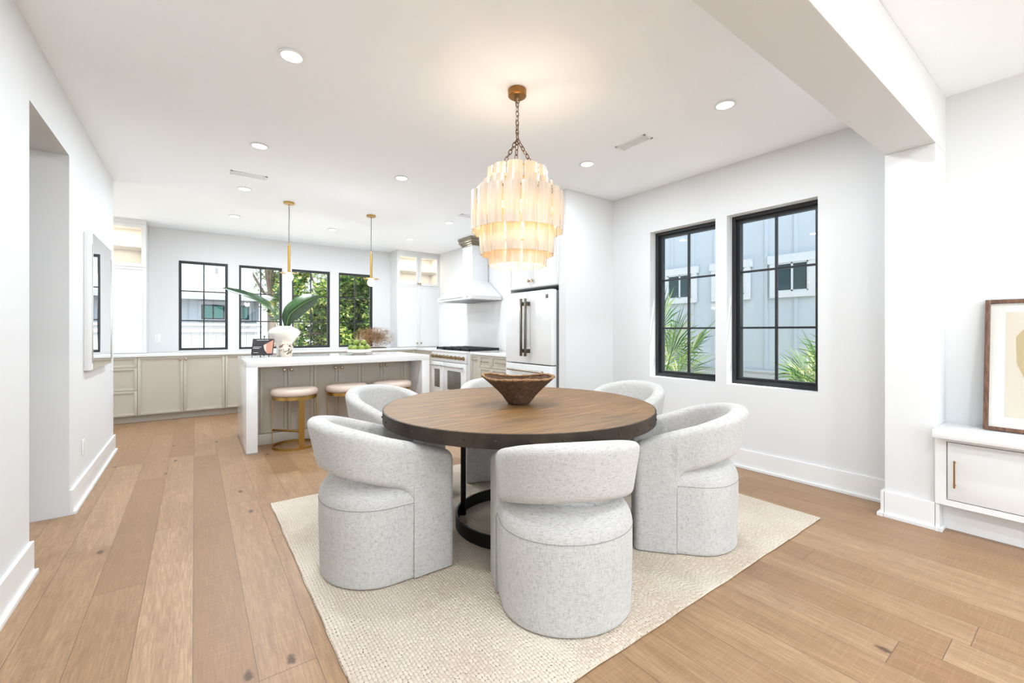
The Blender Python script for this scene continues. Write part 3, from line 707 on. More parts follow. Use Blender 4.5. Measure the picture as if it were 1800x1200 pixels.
base_unit('greige three-drawer base cabinet at the far left of the back counter', (-1.10, YF, 0), 0, .487,
          [(0, .735, .487, CT, 'drawer', ''), (0, .43, .487, .735, 'drawer', ''), (0, .10, .487, .43, 'drawer', '')])
base_unit('greige base cabinet left of the drawer stack, around the wall end', (-2.06, YF, 0), 0, .96, [(0, .1, .48, CT, 'door', 'R'), (.48, .1, .96, CT, 'door', 'L')])
base_unit('greige two-door base cabinet below the leftmost kitchen window', (-.613, YF, 0), 0, .972, [(0, .1, .486, CT, 'door', 'R'), (.486, .1, .972, CT, 'door', 'L')])
base_unit('greige back wall base cabinet just left of the island, mostly behind it', (.36, YF, 0), 0, .96, [(0, .1, .48, CT, 'door', ''), (.48, .1, .96, CT, 'door', 'L')])
base_unit('greige sink base cabinet hidden behind the island', (1.321, YF, 0), 0, .96, [(0, .1, .48, CT, 'door', 'R'), (.48, .1, .96, CT, 'door', 'L')])
base_unit('greige base cabinet in the right corner of the back wall', (2.282, YF, 0), 0, 1.04, [(0, .1, .52, CT, 'door', 'R'), (.52, .1, 1.04, CT, 'door', 'L')])
RY0, RY1 = 5.585, 6.745
XF = 3.34
R90 = -PI/2
base_unit('greige corner base cabinet left of the range', (XF, 7.575, 0), R90, 7.575-RY1-.002, [(.0, .1, .827, CT, 'door', '')])
base_unit('narrow greige pull-out cabinet touching the right side of the range', (XF, RY0-.012, 0), R90, .238, [(0, .1, .238, CT, 'door', '')])
o_ = [o for o in bpy.data.objects if o.parent and o.parent.get('label', '').startswith('narrow greige')]
for o in o_:
    if o.name.startswith('door'): bar_pull(o, .06, .18, -.02, .80, M_nickel)
base_unit('greige drawer cabinet between the narrow pull-out and the wide drawer unit', (XF, 5.334, 0), R90, .315, [(0, .70, .315, CT, 'drawer', 'P'), (0, .1, .315, .70, 'door', '')])
base_unit('wide greige drawer cabinet beside the refrigerator', (XF, 5.018, 0), R90, .545, [(0, .70, .545, CT, 'drawer', 'P'), (0, .40, .545, .70, 'drawer', 'P'), (0, .1, .545, .40, 'drawer', 'P')])
# worktops
mb = MB(); mb.box((-2.06, YF-.035, CT), (KX-.001, YB-.001, CT+.038), .002); mb.box((XF-.035, RY1+.002, CT), (KX-.001, YF-.03, CT+.038), .002)
tag(mb.build('worktop', M_quartz, origin=(.9, 7.9, CT)), 'long white quartz worktop running along the back wall under the windows', 'worktop')
mb = MB(); mb.box((XF-.035, 4.475, CT), (KX-.001, RY0-.012, CT+.038), .002)
tag(mb.build('worktop', M_quartz, origin=(3.6, 5.0, CT)), 'short white quartz worktop between the range and the refrigerator', 'worktop')
mb = MB(); mb.box((KX-.015, 4.475, CT+.0385), (KX-.0008, YB-.36, 1.70)); tag(mb.build('backsplash', M_quartz, origin=(KX, 6, CT+.04)), 'tall glossy white slab backsplash behind the range', 'backsplash')

# tall glazed wall cabinets standing on the worktop
def tall_unit(label, x0, w, knobs=True):
    z0, ztop, d = CT+.039, 2.69, .345
    r = thing('tall_wall_cabinet', label, 'cabinet', (x0, 7.85, z0))
    zg0, zg1 = 2.10-z0, ztop-z0
    mb = MB(); t_ = .02
    mb.box((0, 0, 0), (t_, d, zg1)); mb.box((w-t_, 0, 0), (w, d, zg1)); mb.box((t_, d-t_, 0), (w-t_, d, zg1))
    mb.box((t_, 0, 0), (w-t_, d-t_, t_)); mb.box((t_, 0, zg0-.02), (w-t_, d-t_, zg0)); mb.box((t_, 0, zg1-t_), (w-t_, d-t_, zg1))
    mb.build('carcass', M_cabw, r, smooth=False)
    MB().box((t_, .03, zg0+.27), (w-t_, d-t_, zg0+.288)).build('shelf', M_cabw, r, smooth=False)
    mb = MB(); mb.box((-.0, -.028, zg1), (w, d, H-z0-.001), .001); mb.box((-.0, -.04, zg1+.035), (w, -.028, H-z0-.001), .002); mb.build('crown', M_cabw, r)
    h2 = w/2
    for i in range(2):
        a, b = i*h2, (i+1)*h2
        o = front(r, 'glass_door', a, zg0, b, zg1, M_cabw, fw=.05, glassm=M_cabglass)
        knob(o, (b-.022) if i == 0 else (a+.022), -.02, zg0+.035)
        o = front(r, 'door', a, .003, b, zg0-.003, M_cabw, fw=.03)
        knob(o, (b-.04) if i == 0 else (a+.04), -.02, .075)
        MB().box((a+.03, -.0135, .60), (b-.03, -.010, .606)).build('door_rail', M_cabw, o)
    led = MB().box((.06, .05, zg1-t_-.008), (w-.06, .07, zg1-t_-.0005)).build('light_strip', M_ledge, r, smooth=False)
    light('cabinet_light', 'AREA', r, (w/2, .12, zg1-.04), 2.2, (1, .82, .6), w*.8, shape='RECTANGLE', size_y=.12)
    light('cabinet_light', 'AREA', r, (w/2, .15, zg0+.262), 1.1, (1, .82, .6), w*.8, shape='RECTANGLE', size_y=.12)
tall_unit('tall white cabinet with lit glass doors left of the kitchen windows', -1.45, .91)
tall_unit('tall white cabinet with lit glass doors in the right corner of the kitchen', 3.065, .873)

# ------------------------------------------------------------------ island
IX0, IX1, IY0, IY1, IH = .41, 2.37, 4.985, 6.04, .925
isl = thing('kitchen_island', 'white quartz waterfall island with greige doors facing the dining table', 'island', (IX0, IY0, 0))
W_, D_ = IX1-IX0, IY1-IY0
mb = MB(); mb.box((0, 0, IH-.065), (W_, D_, IH), .0015); mb.box((0, 0, .012), (.098, D_, IH-.0645), .0015); mb.box((W_-.098, 0, .012), (W_, D_, IH-.0645), .0015)
mb.build('worktop', M_quartz, isl)
mb = MB(); mb.box((.098, .36, .002), (W_-.098, D_-.03, IH-.066)); mb.build('carcass', M_greige, isl, smooth=False)
MB().box((.098, .335, .002), (W_-.098, .36, .118), .002).build('plinth', M_greige, isl)
mb = MB(); mb.box((0, 0, .001), (.099, D_, .013)); mb.box((W_-.099, 0, .001), (W_, D_, .013)); mb.build('foot_strip', M_white, isl, smooth=False)
for i in range(6):
    a = .152+.268*i; o = front(isl, 'door', a, .122, a+.268, IH-.072, M_greige, y=.36, fw=.035)
    knob(o, a+.268-.035 if i % 2 == 0 else a+.035, .34, IH-.13)
front(isl, 'end_panel', .098, .122, .152, IH-.072, M_greige, y=.36, flat=True); front(isl, 'end_panel', .152+.268*6, .122, W_-.098, IH-.072, M_greige, y=.36, flat=True)

# stools
st = thing('bar_stool', 'x', 'stool', (0, 0, 0), group='blush and brass stools at the island')
SR = .215
def ell(r, k=1): return r
MB().lathe([(.001, .545), (SR-.02, .545), (SR+.006, .552), (SR+.014, .575), (SR+.008, .603), (SR-.012, .617), (SR-.07, .622), (.001, .623)], n=56, caps=(False, False)).build('seat_cushion', M_seat, st, ang=60)
MB().lathe([(SR-.006, .512), (SR, .512), (SR, .545), (SR-.006, .545), (SR-.006, .512)], n=56, caps=(False, False)).build('seat_ring', M_brass, st)
MB().lathe([(SR-.008, .001), (SR, .001), (SR, .026), (SR-.008, .026), (SR-.008, .001)], n=56, caps=(False, False)).build('base_ring', M_brass, st)
def arc_strip(a0, a1, z0, z1, R=SR, th=.006):
    mb = MB(); n = max(3, int(abs(a1-a0)/.1)); rows = []
    for i in range(n+1):
        a = a0+(a1-a0)*i/n; c_, s_ = math.cos(a), math.sin(a)
        rows.append([(R*c_, R*s_, z0), (R*c_, R*s_, z1), ((R-th)*c_, (R-th)*s_, z1), ((R-th)*c_, (R-th)*s_, z0)])
    V = mb.grid(rows, cv=True); mb.cap(V[0], True); mb.cap(V[-1]); return mb
A_ = [math.radians(a) for a in (-82, 171, -8)]
for a in A_: arc_strip(a-.13, a+.13, .024, .514).build('leg', M_brass, st)
MB().tube([((SR-.01)*math.cos(A_[1]), (SR-.01)*math.sin(A_[1]), .19), ((SR-.01)*math.cos(A_[0]), (SR-.01)*math.sin(A_[0]), .19)], .012, 4).build('footrest', M_brass, st)
for i, (x, lb) in enumerate(((.86, 'round blush cushioned brass stool at the left end of the island, fully visible'), (1.40, 'round blush cushioned brass stool in the middle, half behind a dining chair'),
                             (1.93, 'round blush cushioned brass stool at the right end of the island'))):
    o = st if i == 0 else copy_tree(st); o.location = (x, 5.09, 0); o['label'] = lb

# ------------------------------------------------------------------ range, hood, fridge (local front = -Y, rotated to face -X)
rg = thing('range_cooker', 'white double-oven gas range with brass knobs against the kitchen side wall', 'range', (3.25, RY1, 0), R90)
RW, RD = RY1-RY0, .66
mb = MB(); mb.box((0, .03, .10), (RW, RD, .905), .003); mb.build('body', M_enamel, rg)
MB().box((.02, .07, .001), (RW-.02, RD-.02, .10)).build('plinth', M_steel, rg)
mb = MB(); mb.box((0, 0, .735), (RW, .03, .885), .004); mb.box((0, -.012, .885), (RW, .05, .915), .006); mb.build('control_panel', M_enamel, rg)
mb = MB(); mb.box((0, .05, .905), (RW, RD, .918), .002); mb.build('cooktop', M_steel, rg)
M_kb = mat('brass_knob_dark', (.30, .22, .12), .3, 1)
for i in range(9):
    x = .07+(RW-.14)*i/8; mb = MB(); mb.lathe([(.001, .05), (.021, .05), (.024, .046), (.024, .018), (.03, .014), (.03, 0), (.001, 0)], (0, 0, 0), 20, caps=(False, False))
    bmesh.ops.transform(mb.bm, matrix=Matrix.Translation((x, 0, .81)) @ Matrix.Rotation(PI/2, 4, 'X'), verts=mb.bm.verts); mb.build('control_knob', M_kb, rg)
for a, b in ((.004, .42), (.426, RW-.004)):
    d = MB().box((a, -.005, .20), (b, .03, .725), .005).build('oven_door', M_enamel, rg)
    m_ = .11 if b < .5 else .15
    MB().box((a+m_, -.007, .30), (b-m_, -.003, .60), .002).build('oven_window', M_ovenglass, d)
    bar_pull(d, a+.03, b-.03, -.005, .665, M_steel, r=.011, off=.05)
MB().box((.004, -.003, .105), (RW-.004, .03, .19), .004).build('kick_drawer', M_enamel, rg)
for k in range(4):
    mb = MB(); x0 = .03+(RW-.06)*k/4+.006; x1 = .03+(RW-.06)*(k+1)/4-.006
    for y in (.075, .2, .335, .47, .60): mb.box((x0, y, .935), (x1, y+.016, .960))
    for f in (.0, .25, .5, .75, 1.0): xx = x0+(x1-x0-.014)*f; mb.box((xx, .075, .925), (xx+.014, .614, .956))
    for xx in (x0, x1-.014):
        for y in (.075, .60): mb.box((xx, y, .918), (xx+.014, y+.014, .945))
    mb.build('burner_grate', M_castiron, rg, smooth=False)
    mb = MB()
    for y in (.2, .47): mb.lathe([(.001, .919), (.045, .919), (.045, .928), (.03, .934), (.001, .934)], ((x0+x1)/2, y, 0), 20, caps=(False, False))
    mb.build('burner', M_castiron, rg)

hd = thing('range_hood', 'white pyramid range hood with chimney and metal crown on the kitchen side wall', 'range hood', (3.36, 6.73, 1.715), R90)
HWd, HD = 1.10, KX-3.36-.016
def frus(a, b, z0, z1, mb):
    (x0, x1, y0, y1), (u0, u1, v0, v1) = a, b
    V = mb.grid([[(x0, y0, z0), (x1, y0, z0), (x1, y1, z0), (x0, y1, z0)], [(u0, v0, z1), (u1, v0, z1), (u1, v1, z1), (u0, v1, z1)]], cv=True)
    return V
mb = MB(); cw0, cw1, cd0 = HWd/2-.155, HWd/2+.155, HD-.30
V = frus((0, HWd, 0, HD), (0, HWd, 0, HD), 0, .055, mb); mb.cap(V[0], True)
frus((0, HWd, 0, HD), (cw0, cw1, cd0, HD), .055, .33, mb); V = frus((cw0, cw1, cd0, HD), (cw0, cw1, cd0, HD), .33, H-1.715-.001, mb); mb.cap(V[-1])
bmesh.ops.remove_doubles(mb.bm, verts=mb.bm.verts, dist=.0001)
mb.build('hood_body', M_enamel, hd, smooth=False)
mb = MB(); zt = H-1.715
for k, (e_, h0, h1) in enumerate(((.012, .14, .11), (.03, .115, .075), (.05, .085, .03), (.06, .035, .002))):
    mb.box((cw0-e_, cd0-e_, zt-h0), (cw1+e_, HD-.001, zt-h1), .003)
mb.build('crown', M_nickel, hd)
mb = MB(); mb.box((.08, .07, -.006), (HWd-.08, HD-.05, -.0005))
for k in range(20): y = .09+(HD-.16)*k/19; mb.box((.1, y, -.012), (HWd-.1, y+.006, -.006))
mb.build('filter', M_steel, hd, smooth=False)
bar_pull(hd, .10, HWd-.22, 0, .028, M_steel, r=.008, name='rail', off=.035)
mb = MB(); mb.box((HWd-.13, -.004, .018), (HWd-.095, -.0005, .045), .001); mb.build('badge', M_steel, hd)

M_hand = mat('dark_bronze_handle', (.17, .15, .12), .3, 1)
fg = thing('refrigerator', 'white french-door refrigerator with tall bronze handles', 'refrigerator', (3.15, 4.43, 0), R90)
FW, FD, FH = .865, .70, 1.685
MB().box((.006, .07, .03), (FW-.006, FD, FH-.01), .003).build('body', mat('grey_fridge_side', (.30, .30, .31), .4), fg)
MB().box((.02, .09, .001), (FW-.02, FD-.02, .03)).build('plinth', M_dark, fg)
for i in range(2):
    a, b = (0, FW*.5-.002) if i == 0 else (FW*.5+.002, FW)
    d = MB().box((a, 0, .845), (b, .07, FH), .007, 3).build('door', M_enamel, fg)
    x = FW*.5-.04 if i == 0 else FW*.5+.04
    mb = MB(); mb.box((x-.013, -.075, .93), (x+.013, -.05, 1.60), .004); mb.build('handle', M_hand, d)
    mb = MB()
    for z in (.99, 1.54): mb.box((x-.011, -.055, z-.022), (x+.011, .001, z+.022), .002)
    mb.build('handle_mount', mat('bronze_mount', (.10, .075, .05), .35, .8), d)
    if i == 1:
        mb = MB(); mb.box((FW-.10, -.0025, FH-.095), (FW-.06, .0, FH-.055), .001); bdg = mb.build('badge', M_castiron, d)
        mb = MB(); mb.tube([(FW-.08+.009*math.cos(2*PI*k/16), -.003, FH-.075+.009*math.sin(2*PI*k/16)) for k in range(16)], .0014, 5, closed=True); mb.build('emblem', M_steel, bdg)
fz = MB().box((0, 0, .06), (FW, .07, .833), .007, 3).build('freezer_drawer', M_enamel, fg); bar_pull(fz, .1, FW-.1, 0, .76, M_nickel, r=.012, off=.05)
# cabinet over the fridge
oc = thing('overhead_cabinet', 'white two-door cabinet above the refrigerator', 'cabinet', (3.235, 4.47, 1.735), R90)
ow = 4.47-(YS+.121)
MB().box((0, 0, 0), (ow, .70, H-1.735-.001)).build('carcass', M_cabw, oc, smooth=False)
for i in range(2):
    a, b = (.02, ow/2) if i == 0 else (ow/2, ow)
    o = front(oc, 'door', a, .005, b, .93, M_cabw, fw=.03); knob(o, b-.035 if i == 0 else a+.035, -.02, .08)
MB().box((0, -.02, .935), (ow, 0, H-1.735-.001), .002).build('top_rail', M_cabw, oc)
pnl = MB(); pnl.box((3.235, 4.445, 0), (KX, 4.469, 1.734), .001)
tag(pnl.build('end_panel', M_cabw, origin=(3.5, 4.455, 0)), 'white tall end panel between the refrigerator and the short worktop', 'panel')

# ------------------------------------------------------------------ things on the island and worktop
IZ = IH+.0005
vs = thing('ceramic_vase', 'large cream wide-shouldered vase holding two big leaves on the island', 'vase', (.870, 5.81, IZ))
MB().lathe([(.001, 0), (.086, 0), (.089, .005), (.087, .03), (.084, .09), (.086, .135), (.098, .168), (.123, .2), (.152, .232), (.169, .262), (.171, .285), (.158, .31), (.13, .33), (.1, .343), (.087, .348), (.086, .358),
            (.079, .358), (.08, .34), (.11, .32), (.145, .29), (.145, .26), (.08, .17), (.001, .12)], n=56, caps=(False, False)).build('vase_body', M_ceramic, vs, ang=60)
def leafblade(name, label, pts, widths, fold, roll):
    """broad leaf along a polyline of world points; roll gives the blade's sideways direction"""
    P = [Vector(p) for p in pts]; b = P[0]
    mb = MB(); rows = []
    n = 24
    def cr_(f):
        x = f*(len(P)-1); i = min(int(x), len(P)-2); t_ = x-i
        p0, p1, p2, p3 = P[max(i-1, 0)], P[i], P[i+1], P[min(i+2, len(P)-1)]
        return .5*((2*p1)+(-p0+p2)*t_+(2*p0-5*p1+4*p2-p3)*t_*t_+(-p0+3*p1-3*p2+p3)*t_**3)
    s = Vector(roll).normalized()
    for i in range(n+1):
        f = i/n; c_ = cr_(f); d = (cr_(min(1, f+.02))-cr_(max(0, f-.02))).normalized(); up = s.cross(d).normalized(); sd = d.cross(up).normalized()
        x = f*(len(widths)-1); j = min(int(x), len(widths)-2); w = widths[j]+(widths[j+1]-widths[j])*(x-j)
        rows.append([c_+sd*w*q+up*(abs(q)**1.3*w*fold+.004*math.sin(f*40+q*2)*abs(q)) for q in (-1, -.66, -.33, 0, .33, .66, 1)])
    rows2 = [[p-Vector((0, 0, .0016)) for p in r[::-1]] for r in rows]
    mb.grid([r+r2 for r, r2 in zip(rows, rows2)], cv=True)
    o = tag(mb.build(name, M_leaf, origin=b, ang=60), label, 'leaf')
    stem = MB(); k = int(.34*n); stem.tube([cr_(i/n)-Vector((0, 0, .002)) for i in range(0, n)], [.006*(1-.8*i/n) for i in range(n)], 6)
    stem.build('midrib', mat('leaf_midrib', (.10, .20, .05), .4), o, base=b)
    return o
vb = Vector((.870, 5.81, IZ))
# directions: screen right = (.807,-.591)
rt = Vector((.807, -.591, 0)); fw_ = Vector((.591, .807, 0))
def at(r_, u_, f_=0): return vb+rt*r_+fw_*f_+Vector((0, 0, u_))
leafblade('vase_leaf', 'long dark green leaf arching left out of the large vase', [at(-.05, .20), at(-.075, .36), at(-.17, .55), at(-.36, .68), at(-.60, .765), at(-.745, .815)],
          [.006, .006, .010, .055, .075, .07, .058, .04, .004], .45, (.2, .9, .5))
leafblade('vase_leaf', 'broad folded green leaf rising right out of the large vase', [at(.02, .20), at(.03, .38), at(.07, .50), at(.20, .61), at(.32, .675), at(.40, .715)],
          [.006, .02, .07, .105, .10, .085, .055, .004], .75, (-.6, .1, .6))
M_pat = mat('brown_figured_ceramic', (.7, .6, .5), .4); t = NT(M_pat)
zz = t.new('ShaderNodeSeparateXYZ'); t.l.new(t.coord(), zz.inputs[0])
pz = t.noise(t.coord(), 22, 2, .5, 1.5); band = t.math('MULTIPLY', t.math('GREATER_THAN', zz.outputs[2], .03), t.math('LESS_THAN', zz.outputs[2], .15))
t.col(t.mix(t.math('MULTIPLY', t.ramp(pz, [(.50, (0, 0, 0)), (.56, (1, 1, 1))]), band), (.66, .57, .47), (.12, .07, .045)))
tag(MB().lathe([(.001, 0), (.052, 0), (.054, .01), (.05, .02), (.066, .045), (.077, .08), (.074, .115), (.058, .145), (.046, .16), (.045, .185), (.05, .195), (.042, .195), (.038, .16), (.001, .15)], (0, 0, 0), 40, caps=(False, False)).build('small_vase', M_pat, origin=None, ang=60),
    'small tan vase with brown figured pattern in front of the large vase', 'vase').location = (.85, 5.56, IZ)
# book on a little easel
bk = thing('display_book', 'dark covered book propped open on a small stand at the island left end', 'book', (.615, 5.66, IZ), math.radians(-30))
M_cover = mat('charcoal_cover', (.035, .03, .035), .35); Mt = Matrix.Translation((0, 0, .03)) @ Matrix.Rotation(math.radians(-14), 4, 'X')
MB().box((-.115, 0, 0), (.115, .018, .185), .002, M=Mt).build('cover', M_cover, bk)
mb = MB(); mb.prism([(.01, .11), (.112, .17), (.112, .012), (.055, .012), (.018, .07)], .0006, .0016, M=Mt @ Matrix.Rotation(PI/2, 4, 'X')); mb.build('cover_picture', mat('warm_skin_tone_print', (.52, .25, .17), .5), bk)
mb = MB(); mb.prism([(.012, .105), (.04, .125), (.045, .03), (.028, .05)], .0018, .0022, M=Mt @ Matrix.Rotation(PI/2, 4, 'X')); mb.build('cover_picture', mat('pale_print', (.68, .5, .42), .5), bk)
mb = MB()
for a, b, z in ((-.10, -.01, .085), (-.10, -.03, .07), (-.07, .06, .165), (-.09, -.04, .02)): mb.box((a, -.0012, z), (b, -.0002, z+.004), M=Mt)
mb.build('cover_lettering', M_paper, bk)
mb = MB()
for x in (-.09, .0, .09): mb.tube([(x, -.03, .0), (x, -.03, .022), (x, .0, .028), (x, .05, .02)], .004, 6)
mb.tube([(-.1, .02, .025), (.1, .02, .025)], .004, 6); mb.tube([(0, .06, .004), (0, .07, .23)], .004, 6); mb.sphere((0, .07, .235), .009, 10)
mb.build('stand', M_dark, bk)
# bowl of limes
fb = thing('footed_bowl', 'low white footed bowl of green fruit on the island', 'bowl', (1.665, 5.50, IZ))
MB().lathe([(.001, 0), (.075, 0), (.078, .006), (.07, .018), (.09, .026), (.14, .036), (.152, .05), (.154, .07), (.150, .072), (.146, .055), (.13, .044), (.001, .04)], n=48, caps=(False, False)).build('bowl_body', M_ceramic, fb, ang=50)
lm = tag(MB().sphere((0, 0, 0), .039, 20, (1.06, 1, 1)).build('green_fruit', M_lime, origin=None, ang=180), 'x', 'fruit', 'green fruit in the footed bowl')
LP = [(-.092, -.03, .088, 'green fruit at the left rim of the footed bowl'), (-.03, -.085, .083, 'green fruit at the front of the bowl, left of its centre'), (.055, -.075, .083, 'green fruit at the front of the bowl, right of its centre'),
      (.094, -.005, .088, 'green fruit at the right rim of the footed bowl'), (-.037, -.01, .153, 'topmost green fruit of the pile, left one'), (.05, .0, .151, 'green fruit resting high on the right of the pile'),
      (0, .0, .083, 'green fruit buried in the middle of the pile'), (.03, .085, .088, 'green fruit at the back right of the bowl'), (-.06, .07, .088, 'green fruit at the back left of the bowl')]
for i, (x, y, z, lb) in enumerate(LP):
    o = lm if i == 0 else lm.copy()
    if i: COL.objects.link(o)
    v_ = rt*x+fw_*(y); o.location = (1.665+v_.x, 5.50+v_.y, IZ+z); o.rotation_euler = (i*1.3, i*.7, i*2.1); o['label'] = lb
# dried tumbleweed on a slab
tw = thing('dried_arrangement', 'wide brown tangle of dried curly twigs on the back worktop', 'dried plant', (2.605, 7.78, CT+.0385))
M_twig = foliage('dried_twigs', [(0, (.16, .075, .03)), (.5, (.40, .20, .08)), (1, (.66, .42, .22))], .15)
mb = MB(); rd = random.Random(3)
C3 = Vector((0, -.01, .205)); SA = (.40, .20, .175)
for k in range(950):
    v_ = Vector((rd.gauss(0, 1), rd.gauss(0, 1), rd.gauss(0, 1))).normalized()*rd.uniform(.15, .92)
    cur = Vector((v_.x*SA[0], v_.y*SA[1], v_.z*SA[2])); dirv = (Vector((rd.gauss(0, 1), rd.gauss(0, 1), rd.gauss(0, .8)))+v_*.8).normalized()
    q = Matrix.Rotation(rd.uniform(.12, .5)*rd.choice((-1, 1)), 3, Vector((rd.gauss(0, 1), rd.gauss(0, 1), rd.gauss(0, 1))).normalized()); pts = []
    for s_ in range(8):
        pts.append(cur+C3); nx_ = cur+dirv*rd.uniform(.012, .028)
        m_ = math.sqrt((nx_.x/SA[0])**2+(nx_.y/SA[1])**2+(nx_.z/SA[2])**2)
        if m_ > 1.06: dirv = (dirv-nx_.normalized()*.9).normalized(); nx_ = cur+dirv*.015
        cur = nx_; dirv = q @ dirv
    mb.tube(pts, [.0022-.0002*i for i in range(8)], 3, caps=False)
mb.build('twigs', M_twig, tw, ang=60)
MB().box((-.14, -.10, 0), (.20, .10, .018), .006).build('wood_slab', mat('bark_slab', (.13, .08, .05), .8), tw)
# ------------------------------------------------------------------ mirror on left wall
mi = thing('wall_mirror', 'white framed mirror hanging on the left wall past the doorway', 'mirror', (XL+.0005, 4.51, .925))
mw, mh = .945, 1.045
mb = MB(); mb.box((0, 0, 0), (.044, mw, mh), .002); mb.build('frame', M_trim, mi)
mb = MB(); e = .012
mb.box((.044, e, .05), (.050, e+.012, mh-.09), .001); mb.box((.044, mw-.024, .05), (.050, mw-.012, mh-.09), .001)
mb.build('metal_edge', M_steel, mi)
MB().box((.0442, .022, .004), (.0462, mw-.012, mh-.004)).build('mirror_glass', M_mirror, mi, smooth=False)

# ------------------------------------------------------------------ floating console and art in the living area
SZ, SX = .628, 3.578
cn = thing('floating_console', 'long white built-in console cabinet beside the pier at the right edge', 'cabinet', (3.665, .580, 0), R90)
L = 3.9
mb = MB(); mb.box((-.0315, -.078, SZ-.047), (L, XR-3.665-.001, SZ), .003); mb.build('top', M_trim, cn)
mb = MB(); mb.box((-.0315, 0, .168), (L, .02, .203), .001); mb.box((-.0315, .02, .168), (L, XR-3.665-.002, SZ-.047)); mb.box((-.0315, 0, .556), (L, .02, SZ-.047)); mb.box((-.0315, 0, .203), (.018, .02, .556)); mb.build('carcass', M_trim, cn, smooth=False)
MB().box((-.0315, .095, .001), (L, .13, .1675)).build('recessed_base', M_trim, cn, smooth=False)
for k in range(6):
    a = .020+k*.642; o = front(cn, 'door', a, .205, a+.636, .554, M_trim, y=.018, flat=True, th=.019, g=.003)
    if k % 2 == 0: bar_pull(o, a+.036, .45, -.001, .288, M_bronze, vertical=True, r=.0045, off=.028)
    else: bar_pull(o, a+.600, .45, -.001, .288, M_bronze, vertical=True, r=.0045, off=.028)
for o in [x for x in bpy.data.objects if x.name.startswith('handle') and x.parent and x.parent.parent == cn]:
    pass
ar = thing('framed_artwork', 'walnut framed abstract print leaning on the white console', 'picture', (3.828, .431, SZ+.005), R90)
AW, AH = .62, .785; Ml = Matrix.Rotation(math.radians(-7.5), 4, 'X')
mb = MB(); f_ = .022
for a, b in (((0, 0, 0), (f_, .03, AH)), ((AW-f_, 0, 0), (AW, .03, AH)), ((f_, 0, 0), (AW-f_, .03, f_)), ((f_, 0, AH-f_), (AW-f_, .03, AH))): mb.box(a, b, .001, M=Ml)
mb.build('frame', M_walnut, ar)
MB().box((f_, .016, f_), (AW-f_, .028, AH-f_), M=Ml).build('mount', M_paper, ar, smooth=False)
MB().box((.085, .0145, .085), (AW-.085, .0158, AH-.075), M=Ml).build('print', mat('cream_art_paper', (.68, .62, .53), .8), ar, smooth=False)
def flat(poly, y0, y1, name, m): 
    mb = MB(); mb.prism([(x, z) for x, z in poly], -y1, -y0, M=Ml @ Matrix.Rotation(PI/2, 4, 'X')); return mb.build(name, m, ar, smooth=False)
flat([(.125, .56), (.15, .60), (.24, .62), (.27, .58), (.26, .20), (.22, .15), (.13, .40)], .0135, .0144, 'painted_shape', mat('ochre_wash', (.52, .42, .25), .8))
flat([(.215, .66), (.36, .66), (.38, .12), (.225, .14), (.22, .34), (.19, .34)], .0125, .0134, 'painted_shape', mat('black_ink', (.02, .02, .02), .7))
MB().box((f_, .010, f_), (AW-f_, .0112, AH-f_), M=Ml).build('glazing', M_cabglass, ar, smooth=False)

# ------------------------------------------------------------------ outdoors
mb = MB(); mb.box((-30, -30, -.45), (40, 45, -.35)); tag(mb.build('ground', M_bounce, origin=(0, 0, -.4), smooth=False), 'ground outside the windows, made pale to bounce light', 'ground', kind='structure')
mb = MB(); mb.box((-9, -14, -.35), (9, -4.42, -.06)); mb.box((-9, -4.42, -.35), (-.87, 0, -.06)); mb.box((-9, 0, -.35), (-3.12, 12.9, -.06)); tag(mb.build('reflector', mat('pale_bounce_paving', (.74, .73, .70), .8), origin=(1.6, -9, -.2), smooth=False), 'added unseen pale stone patio outside the living area glazed doors', 'reflector', kind='structure')  # unseen paving added to bounce daylight onto the ceiling
# blue neighbour
nh = thing('neighbour_house', 'pale blue board and batten house outside the dining windows', 'house', (7.0, 2, -.35))
bz = -.35
mb = MB(); mb.box((7.0, -9, .63), (7.3, 12, 7.5))
y = -9
while y < 12: mb.box((6.982, y, .63), (7.0, y+.045, 7.5)); y += .40
mb.build('siding', M_blue, nh, base=(7.0, 2, bz), smooth=False)
mb = MB(); mb.box((6.97, -9, -.34), (7.3, 12, .60)); mb.box((6.94, -9, .60), (7.0, 12, .63)); mb.build('foundation', mat('pale_stucco', (.46, .48, .495), .8), nh, base=(7.0, 2, bz), smooth=False)
for (a, b) in ((2.45, 2.87), (3.33, 3.78), (4.22, 4.70), (1.2, 1.65)):
    z0, z1 = 1.80, 2.22; mb = MB(); w = .085
    mb.box((6.945, a-w, z0-w), (6.99, a, z1+w)); mb.box((6.945, b, z0-w), (6.99, b+w, z1+w)); mb.box((6.945, a, z0-w), (6.99, b, z0)); mb.box((6.94, a-w-.03, z1), (6.99, b+w+.03, z1+.12))
    mb.box((6.955, (a+b)/2-.012, z0), (6.985, (a+b)/2+.012, z1)); mb.box((6.955, a, z0), (6.985, a+.02, z1)); mb.box((6.955, b-.02, z0), (6.985, b, z1)); mb.box((6.955, a, z1-.02), (6.985, b, z1)); mb.box((6.955, a, z0), (6.985, b, z0+.02))
    w_ = mb.build('window', mat('white_trim_paint', (.58, .59, .60), .5), nh, base=(7.0, 2, bz), smooth=False)
    MB().box((6.972, a, z0), (6.998, b, z1)).build('pane', M_darkpane, w_, base=(7.0, 2, bz), smooth=False)
